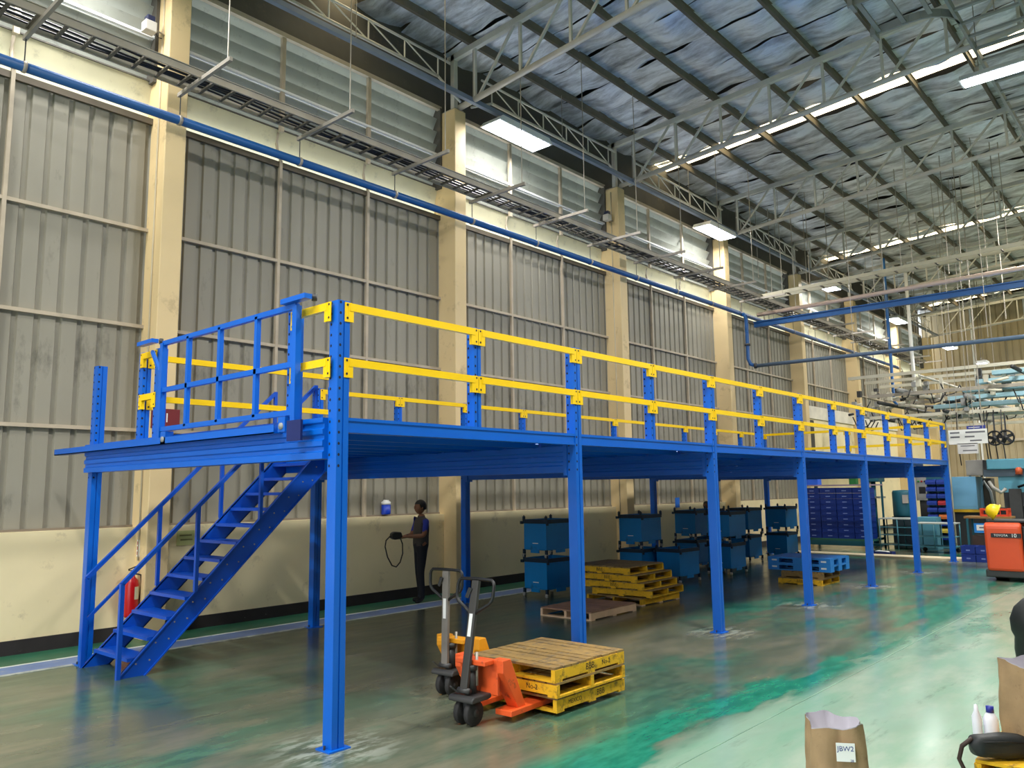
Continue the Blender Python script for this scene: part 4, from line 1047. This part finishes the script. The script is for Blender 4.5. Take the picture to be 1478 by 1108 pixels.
MB().box(-0.28, 0.28, -0.28, 0.28, 0, 0.9).build('stand', mat('stand_dark', (34, 52, 60), 0.6), tk); MB().box(-0.33, -0.3, -0.22, -0.06, 1.3, 1.55).build('gauge', mat('gauge', (170, 160, 150), 0.5), tk)
# slender tote tower
tw = thing('bin_tower', 'tall stand of small blue parts bins behind the sixth post', 'stand', (25.9, 6.35, 0))
MB().box(0.2, 0.3, -0.3, 0.3, 0, 2.1).build('back_panel', TEALD, tw); MB().box(-0.05, 0.35, -0.33, 0.33, 0, 0.05).build('base', TEALD, tw)
cols = [(190, 170, 60), (190, 100, 40), (150, 30, 40)]
for r in range(9):
    for c in range(2):
        mm = TOTE if not (c == 0 and r in (1, 3, 5)) else mat('partsbin_%d' % r, cols[(r-1)//2], 0.5)
        MB().prism([(-0.02, 0), (0.2, 0), (0.2, 0.15), (0.02, 0.12), (-0.02, 0.07)], -0.29+c*0.3, -0.02+c*0.3, 'xz').build('parts_bin', mm, tw, loc=(0, 0, 0.25+r*0.2))
pbox('control_cabinet', 'tall light grey control cabinet with black screen by the sixth post', 'cabinet', 1320, 683, 1342, 722, MX, 0.4, GREY, lambda t, W_, H_: (knobs(t, W_, H_), MB().box(0.05, 0.35, -W_*0.3, W_*0.3, -1.6, 0).build('pedestal', DKGREY, t)))
pbox('control_cabinet', 'square grey control box left of the blue panel machine', 'cabinet', 1351, 690, 1367, 713, MX, 0.35, GREY, lambda t, W_, H_: (MB().tube((0.15, 0, -1.6), (0.15, 0, 0), 0.05, 8).build('pedestal', DKGREY, t)))
pbox('press_machine', 'light blue panelled machine right of the last post', 'machine', 1373, 688, 1412, 735, MX, 0.9, mat('machine_blue', (112, 170, 206), 0.5, var=0.05), lambda t, W_, H_: (MB().box(0.05, 0.85, -W_/2, W_/2, -1.25, 0).build('base', mat('machine_dark', (46, 48, 50), 0.6), t), MB().box(-0.06, 0.0, -W_/2-0.55, -W_/2-0.42, -1.2, 0.05).build('guard_post', mat('guard_yellow', (214, 170, 30), 0.5), t), MB().box(-0.06, 0, -W_/2-0.5, W_/2, -0.08, 0.0).build('guard_rail', MATS['guard_yellow'], t)))
pbox('teal_cabinet', 'low teal machine base behind the wheeled cart', 'machine', 1322, 746, 1353, 775, 25.0, 0.55, TEAL, None, True)
mc = pbox('hydraulic_press', 'dark machine frame with white hoses between blue panel and forklift', 'machine', 1413, 690, 1436, 760, 28.0, 0.55, mat('machine_brown', (84, 76, 66), 0.6, var=0.2), lambda t, W_, H_: (MB().path([(-0.05, 0.2, H_*0.8), (-0.12, 0.0, H_*0.95), (-0.12, -0.15, H_*0.8), (-0.06, -0.2, H_*0.55)], 0.04, 8).build('hose', WHITE, t, True), MB().box(-0.05, 0, -0.2, 0.15, H_*0.3, H_*0.45).build('meter', GREY, t)), True)
pbox('grey_duct_box', 'grey sheet metal box above the blue panel machine', 'duct', 1393, 664, 1419, 686, MX, 0.9, mat('duct_grey', (168, 164, 158), 0.5), lambda t, W_, H_: (MB().box(0.1, 0.2, -W_*0.4, -W_*0.3, -0.04, 0).build('bracket', DKGREY, t), MB().box(0.1, 0.2, W_*0.3, W_*0.4, -0.04, 0).build('bracket', DKGREY, t), MB().prism([(-W_/2-0.35, H_*0.15), (-W_/2, 0.0), (-W_/2, H_), (-W_/2-0.35, H_*0.8)], 0.1, 0.8, 'yz').build('transition', DKGREY, t)))
# big machine at the right edge
bm_ = thing('injection_machine', 'large teal topped machine with orange beacon at the right edge', 'machine', (26.4, 4.25, 0))
MB().box(0, 1.6, -1.9, 0.85, 2.25, 2.55).build('canopy', TEAL, bm_, bevel=0.03); MB().box(0.05, 1.5, -1.9, 0.95, 2.05, 2.25).build('beam', mat('machine_slate', (62, 78, 92), 0.5), bm_)
MB().box(0.1, 1.5, -1.9, 0.6, 1.6, 2.05).build('upper_body', TEAL, bm_); MB().box(0.1, 1.5, -1.9, 0.5, 0, 1.6).build('lower_body', mat('machine_black', (40, 42, 46), 0.6, var=0.2), bm_)
MB().box(-0.02, 0.1, 0.05, 0.35, 0.7, 1.7).build('door', DKGREY, bm_); MB().box(-0.03, 0.1, -0.35, 0.0, 1.15, 1.3).build('white_plate', WHITE, bm_); MB().box(-0.03, 0.1, -0.9, -0.45, 0.8, 1.55).build('panel', mat('panel_grey', (120, 118, 110), 0.5), bm_)
MB().lathe([(0, 0), (0.09, 0), (0.09, 0.14), (0.05, 0.2), (0, 0.2)], (-0.06, 0.05, 2.1), 12).build('beacon', mat('beacon_orange', (200, 90, 50), 0.4), bm_, True)
MB().path([(-0.05, 0.8, 1.9), (-0.2, 0.7, 1.75), (-0.2, 0.5, 1.6), (-0.1, 0.4, 1.7)], 0.05, 8).build('hose', mat('hose_grey', (160, 156, 148), 0.6), bm_, True)
MB().path([(-0.05, 0.1, 1.75), (-0.2, -0.2, 1.85), (-0.2, -0.6, 1.75), (-0.1, -1.0, 1.8)], 0.035, 8).build('hose', BLACK, bm_, True)
# workbench, crate, helmet
wbn = thing('work_bench', 'dark workbench with a white lettered plate behind the blue totes', 'bench', (23.2, 4.1, 0))
MB().box(0, 0.6, -0.05, 1.0, 0.98, 1.03).build('top', mat('bench_top', (150, 110, 60), 0.6), wbn)
for y in (0.0, 0.9): MB().box(0, 0.05, y, y+0.05, 0, 0.98).build('leg', TEALD, wbn); MB().box(0.55, 0.6, y, y+0.05, 0, 0.98).build('leg', TEALD, wbn)
MB().box(0.05, 0.55, 0.1, 0.85, 0.1, 0.55).build('lower_box', mat('box_brown', (60, 44, 40), 0.7), wbn); MB().box(-0.012, 0, 0.22, 0.78, 0.62, 0.86).build('plate_blue', PLB, wbn); MB().box(-0.016, -0.012, 0.28, 0.72, 0.68, 0.82).build('plate', WHITE, wbn)
MB().box(-0.0175, -0.016, 0.34, 0.66, 0.735, 0.77).build('print_line', mat('print_grey', (110, 116, 130), 0.6), wbn)
oc = thing('orange_crate', 'orange plastic crate on the workbench', 'crate', (23.3, 4.12, 1.031))
for (x0, x1, y0, y1) in ((0, 0.4, 0, 0.02), (0, 0.4, 0.6, 0.62), (0, 0.02, 0.02, 0.6), (0.38, 0.4, 0.02, 0.6)):
    b = MB().box(x0, x1, y0, y1, 0, 0.05).box(x0, x1, y0, y1, 0.15, 0.2)
    for k in range(5):
        xx = x0+(x1-x0-0.02)*k/4 if x1-x0 > 0.1 else x0; yy = y0+(y1-y0-0.02)*k/4 if y1-y0 > 0.1 else y0
        b.box(xx, xx+0.02, yy, yy+0.02, 0.05, 0.15)
    b.build('side', mat('crate_orange', (224, 70, 30), 0.5), oc)
MB().box(0.02, 0.38, 0.02, 0.6, 0, 0.02).build('bottom', MATS['crate_orange'], oc)
MB().box(0.06, 0.34, 0.06, 0.55, 0.02, 0.22).build('contents', BLACK, oc)
# forklift at the right edge
fk = thing('forklift', 'orange reach truck cut off by the right edge of the photo', 'forklift', (18.3, 2.55, 0))
MB().prism([(-0.55, 0.2), (-0.6, 1.05), (-0.52, 1.12), (0.9, 1.12), (0.9, 0.2)], 0.40, 1.02, 'xz').build('body', ORANGE_F, fk, bevel=0.05)
MB().box(-0.5, 1.2, 0.1, 1.06, 0.08, 0.22).build('chassis', DKGREY, fk, bevel=0.02)
MB().box(-0.52, 0.9, -0.5, 0.4, 0.1, 1.05).build('operator_side', BLACK, fk, bevel=0.02)
MB().tube((0.0, 0.78, 0.14), (0.0, 0.98, 0.14), 0.14, 16).build('wheel', RUBBER, fk, True); MB().tube((-0.25, 0.35, 0.11), (-0.25, 0.5, 0.11), 0.11, 14).build('wheel', RUBBER, fk, True); MB().tube((0.9, -0.3, 0.14), (0.9, -0.1, 0.14), 0.14, 14).build('wheel', RUBBER, fk, True)
MB().box(-0.605, -0.588, 0.40, 0.90, 0.835, 0.915).build('name_band', BLACK, fk)
text('TOYOTA', 0.056, WHITE, 'lettering', fk, facing((-1, 0, 0), (-0.607, 0.735, 0.875))); text('10', 0.095, WHITE, 'lettering', fk, facing((-1, 0, 0), (-0.607, 0.52, 0.875)))
MB().box(-0.5, 0.5, 0.15, 0.98, 1.12, 1.15).build('cover', BLACK, fk)
MB().box(0.85, 0.92, -0.3, -0.2, 1.05, 2.1).build('mast_post', BLACK, fk)
hm = thing('hard_hat', 'yellow hard hat lying on top of the orange forklift', 'helmet', tuple(np.array([18.3, 0, 0])+np.array([-0.05, 3.42, 1.29])))
MB().lathe([(0.165, 0), (0.17, 0.02), (0.145, 0.03), (0.138, 0.10), (0.10, 0.165), (0.045, 0.195), (0, 0.2)], (0, 0, 0), 18).build('shell', mat('hat_yellow', (244, 204, 20), 0.35, var=0.03), hm, True)
MB().prism([(-0.09, -0.1), (-0.2, -0.06), (-0.2, 0.06), (-0.09, 0.1)], 0.0, 0.015, 'xy').build('peak', MATS['hat_yellow'], hm)
hm.rotation_euler = (math.radians(-62), 0, 0.3)
# hanging signs
q = atX(1397, 630, 26.0)
s1 = sign('hanging_sign', 'white hanging sign board with lines of print', (26.0, q[1], q[2]), 1.0, 0.42, WHITE, [(0.3, 0.25, 0.12, 0.33), (0.3, 0.5, 0.12, -0.2), (0.0, 0.25, 0.12, 0.33), (0.0, 0.25, 0.1, -0.05), (-0.28, 0.3, 0.1, -0.2)], mat('print_dark', (110, 110, 116), 0.6), 'x', 0.02)
s2 = sign('hanging_sign', 'smaller grey hanging sign board under the white one', (26.0, atX(1397, 646, 26)[1]+0.0, atX(1397, 647, 26)[2]), 0.52, 0.3, mat('sign_grey', (206, 204, 204), 0.5), [(0.25, 0.7, 0.1, 0), (-0.2, 0.7, 0.12, -0.1)], MATS['print_dark'], 'x', 0.02)
s3 = sign('hanging_sign', 'narrow dark blue sign above the white board', (26.1, atX(1409, 618, 26.1)[1], atX(1409, 618, 26.1)[2]), 0.48, 0.16, mat('sign_navy', (44, 56, 140), 0.5), [(0.2, 0.6, 0.12, 0.1), (-0.2, 0.5, 0.12, -0.2)], WHITE, 'x', 0.02)
for s, w_ in ((s1, 0.8), (s2, 0.4), (s3, 0.3)):
    for k in (-1, 1): MB().tube((-0.01, k*w_/2, 0.07), (-0.01, k*w_/2, zt(5)+0.44-s.location.z), 0.008, 5).build('hanger', STEELG, s)
# black fans
for n, (u, v) in enumerate(((1436, 632), (1452, 631))):
    q = atX(u, v, 26.5)
    f = thing('wall_fan', 'black round fan hung under the pipe rack, %s of two' % ('left' if n == 0 else 'right'), 'fan', (26.5, q[1], q[2]), 0, 'black fans')
    MB().path([(0, 0.2*math.cos(a), 0.2*math.sin(a)) for a in np.linspace(0, 2*math.pi, 20)[:-1]], 0.025, 6, True).build('ring', BLACK, f, True)
    MB().tube((-0.05, 0, 0), (0.1, 0, 0), 0.05, 10).build('motor', DKGREY, f, True)
    for k in range(5):
        a = k*2*math.pi/5; MB().bar((0, 0.04*math.cos(a), 0.04*math.sin(a)), (0.02, 0.18*math.cos(a+0.2), 0.18*math.sin(a+0.2)), 0.09, 0.006, up=(1, 0.3, 0)).build('blade', BLACK, f)
    MB().box(0.02, 0.06, -0.02, 0.02, 0.2, 0.7).build('bracket', DKGREY, f)
# overhead pipe rack
pr_ = thing('pipe_rack', 'overhead rack of pale pipes, ducts and cables over the machines', 'pipe rack', (0, 0, 0))
frm = mat('rack_cream', (210, 204, 184), 0.5, var=0.06)
XR0, XR1, YR0, YR1 = 27.0, 33.2, -2.0, 9.0
for x in (28.6, 33.0):
    for y in (1.2, 3.6, 6.6): MB().box(x-0.05, x+0.05, y-0.05, y+0.05, 0, 5.3).build('post', frm, pr_)
for x in (27.0, 28.6, 30.2, 33.0):
    for z in (4.0, 4.7, 5.35): MB().box(x-0.04, x+0.04, YR0, YR1-(0.6 if z < 5 else 0), z-0.05, z+0.05).build('cross_beam', frm if z != 4.7 else STEELG, pr_)
for n in range(16):
    y = 8.6-n*0.62; z = (4.05, 4.45, 4.8, 5.2)[n % 4]
    MB().tube((XR0-0.4, y, z), (XR1, y, z+0.05), 0.04+0.02*(n % 3), 8).build('pipe', (STEELW, DKGREY, GREY)[n % 3], pr_, True)
for n in range(5):
    MB().box(27.4+n*0.1, 27.9+n*0.1, YR0, 6.6-n*0.4, 4.2+n*0.24, 4.32+n*0.24).build('duct', mat('duct_cyan', (168, 208, 220), 0.4, var=0.05), pr_)
for n in range(130):
    y = rng.uniform(2.5, 8.9); x = rng.uniform(26.8, 29); z = rng.uniform(3.9, 5.1); L_ = rng.uniform(0.15, 0.5)
    k = n % 3
    if k == 0: MB().tube((x, y, z), (x, y+L_, z+rng.uniform(-.1, .1)), rng.uniform(.03, .06), 7).build('fitting', (DKGREY, frm, STEELG)[n % 3 if n % 2 else 1], pr_, True)
    elif k == 1: MB().path([(x, y, z), (x-0.1, y+L_*0.3, z-0.25), (x, y+L_, z-0.3), (x, y+L_*1.3, z+0.1)], 0.02, 5).build('cable', BLACK, pr_, True)
    else: MB().box(x, x+0.15, y, y+0.12, z, z+L_*0.6).build('valve_box', (DKGREY, GREY, frm)[(n//3) % 3], pr_)
for u in (1384, 1424, 1428, 1438, 1449):
    q = atX(u, 640, 26.9); MB().path([(26.9, q[1], 4.0), (26.92, q[1]+0.03, 3.2), (26.9, q[1]-0.02, 2.4)], 0.016, 5).build('drop_cable', BLACK if u % 2 == 0 else DKGREY, pr_, True)
# ================================================================== FOREGROUND RIGHT
def sack(label, loc, rz, w, d, h, seed, fold=0.0):
    t = thing('paper_sack', label, 'sack', loc, rz, 'open paper sacks')
    r_ = np.random.RandomState(seed); ph = r_.rand(8)*6.28
    def rim(a):
        c, s = math.cos(a), math.sin(a); n = 5.0
        k = (abs(c)**n+abs(s)**n)**(-1/n)
        return c*k, s*k
    def fn(i, j, inset=1.0):
        a = 2*math.pi*i; x, y = rim(a); z = h*j
        cr = 1+0.035*math.sin(5*a+ph[0]+z*6)*j+0.03*math.sin(9*a+ph[1]-z*9)+0.02*math.sin(17*a+ph[2]+z*20)
        bulge = 1+0.05*math.sin(math.pi*j)-0.04*j
        top = (0.010*math.sin(2*a+ph[3])+0.010*math.sin(5*a+ph[4]))*j
        return (x*w/2*cr*bulge*inset, y*d/2*cr*bulge*inset, z+top)
    MB().grid(fn, 48, 14).build('paper', BRASSP, t, True)
    MB().grid(lambda i, j: tuple(np.array(fn(i, 1-0.22*j, 0.985-0.25*j**2))+np.array([0, 0, 0.004*(1-j)])), 48, 6).build('liner', LINER, t, True)
    MB().add([fn(i/48, 0.80, 0.75) for i in range(48)], [tuple(range(48))]).build('liner_fold', LINER, t)
    MB().add([fn(i/48, 0.0, 1.0) for i in range(48)], [tuple(range(48))]).build('base', BRASSP, t)
    return t
c1 = atZ(1203, 1040, 0.56)
az = math.atan2(c1[1], c1[0])
sk1 = sack('open brown paper sack with a handwritten white tag near the bottom edge', (c1[0], c1[1], 0), az-math.pi/2+0.18, 0.285, 0.32, 0.56, 3)
lb_ = thing('paper_tag', 'white paper tag with blue handwriting on the nearer sack', 'tag', (c1[0], c1[1], 0), az-math.pi/2+0.18)
MB().box(-0.048, 0.048, -0.001, 0, -0.045, 0.05).build('paper', WHITE, lb_).location = (0.02, -0.176, 0.445)
text('JBW2', 0.036, INK, 'handwriting', lb_, facing((0, -1, 0), (0.02, -0.1775, 0.465)), 0.0003)
text('28', 0.018, INK, 'handwriting', lb_, facing((0, -1, 0), (0.05, -0.1775, 0.405)), 0.0003)
cp = atZ(1218, 1104, 0.44)
jr = thing('bottle', 'bottle with a light blue cap in front of the tagged sack', 'bottle', (cp[0]*0.965, cp[1]*0.965, 0))
MB().lathe([(0, 0), (0.05, 0), (0.055, 0.02), (0.055, 0.3), (0.03, 0.37), (0.022, 0.39), (0.022, 0.405), (0, 0.405)], (0, 0, 0), 16).build('bottle_body', WHITE, jr, True)
MB().lathe([(0, 0.402), (0.045, 0.402), (0.047, 0.435), (0.04, 0.445), (0, 0.447)], (0, 0, 0), 16).build('cap', mat('cap_blue', (90, 190, 232), 0.35, var=0.03), jr, True)
pallet('wooden_pallet', 1.1, 1.1, 0.14, WOODY, WOODY, 'yellow pallet under the sack in the bottom right corner', (6.42, 0.80, 0.0), 0.0, 8)
sk2 = sack('tall brown paper sack cut off by the right edge', (6.28, 0.98, 0.14), 0.75-1.3, 0.46, 0.42, 0.565, 8)
pu = thing('black_pouch', 'black zipped pouch with strap lying on the corner pallet', 'pouch', (5.98, 1.22, 0.145), -0.75)
def pf(i, j):
    a = 2*math.pi*i; x = (j-0.5)*2
    e = max(0.0, 1-abs(x)**9)**0.5; ca, sa = math.cos(a), math.sin(a); k = (abs(ca)**3.5+abs(sa)**3.5)**(-1/3.5)
    return (x*0.2, 0.06*e*ca*k*(1+0.06*math.sin(x*5)), 0.078+0.07*e*sa*k*(1+0.08*math.sin(x*4+1))-0.008*x)
MB().grid(pf, 20, 16).build('pouch_body', mat('pouch_black', (26, 30, 32), 0.6, var=0.2, scale=12, bump=0.3), pu, True)
MB().path([(-0.18, 0, 0.13), (-0.24, 0.02, 0.08), (-0.26, 0.03, 0.0), (-0.24, 0.0, -0.08), (-0.20, -0.03, -0.12)], 0.014, 6).build('strap', mat('strap_brown', (54, 38, 32), 0.7), pu, True)
MB().path([(-0.15, -0.055, 0.12), (0, -0.07, 0.12), (0.15, -0.055, 0.10)], 0.003, 5).build('zip', BLACK, pu, True)
wbt = thing('white_bottle', 'white plastic bottle with dark blue cap beside the tall sack', 'bottle', (6.72, 1.415, 0.0))
MB().lathe([(0, 0), (0.045, 0), (0.05, 0.02), (0.05, 0.19), (0.03, 0.23), (0.02, 0.24), (0, 0.24)], (0, 0, 0), 16).build('bottle_body', mat('bottle_white', (222, 224, 236), 0.4), wbt, True)
MB().lathe([(0, 0.238), (0.026, 0.238), (0.026, 0.28), (0, 0.282)], (0, 0, 0), 12).build('cap', mat('cap_navy', (28, 40, 140), 0.4), wbt, True)
wb2 = thing('white_bottle', 'slim white bottle left of the blue capped one', 'bottle', (6.66, 1.49, 0.0))
MB().lathe([(0, 0), (0.03, 0), (0.033, 0.02), (0.033, 0.21), (0.016, 0.25), (0.012, 0.29), (0, 0.295)], (0, 0, 0), 12).build('bottle_body', MATS['bottle_white'], wb2, True)
q = atZ(1478, 965, 0)
bs = thing('black_sack', 'black sack on the floor at the right edge beyond the tall paper sack', 'sack', (q[0]+0.12, q[1]-0.15, 0))
MB().lathe([(0, 0), (0.2, 0), (0.225, 0.05), (0.235, 0.18), (0.225, 0.3), (0.25, 0.36), (0.255, 0.48), (0.21, 0.6), (0.13, 0.68), (0.05, 0.72), (0.03, 0.73)], (0, 0, 0), 18).build('sack_body', mat('sack_black', (24, 28, 28), 0.55, var=0.2, scale=6, bump=0.4), bs, True)
MB().tube((0, 0, 0.72), (0.02, 0.03, 0.79), 0.03, 8, 0.085).build('neck', MATS['sack_black'], bs, True)
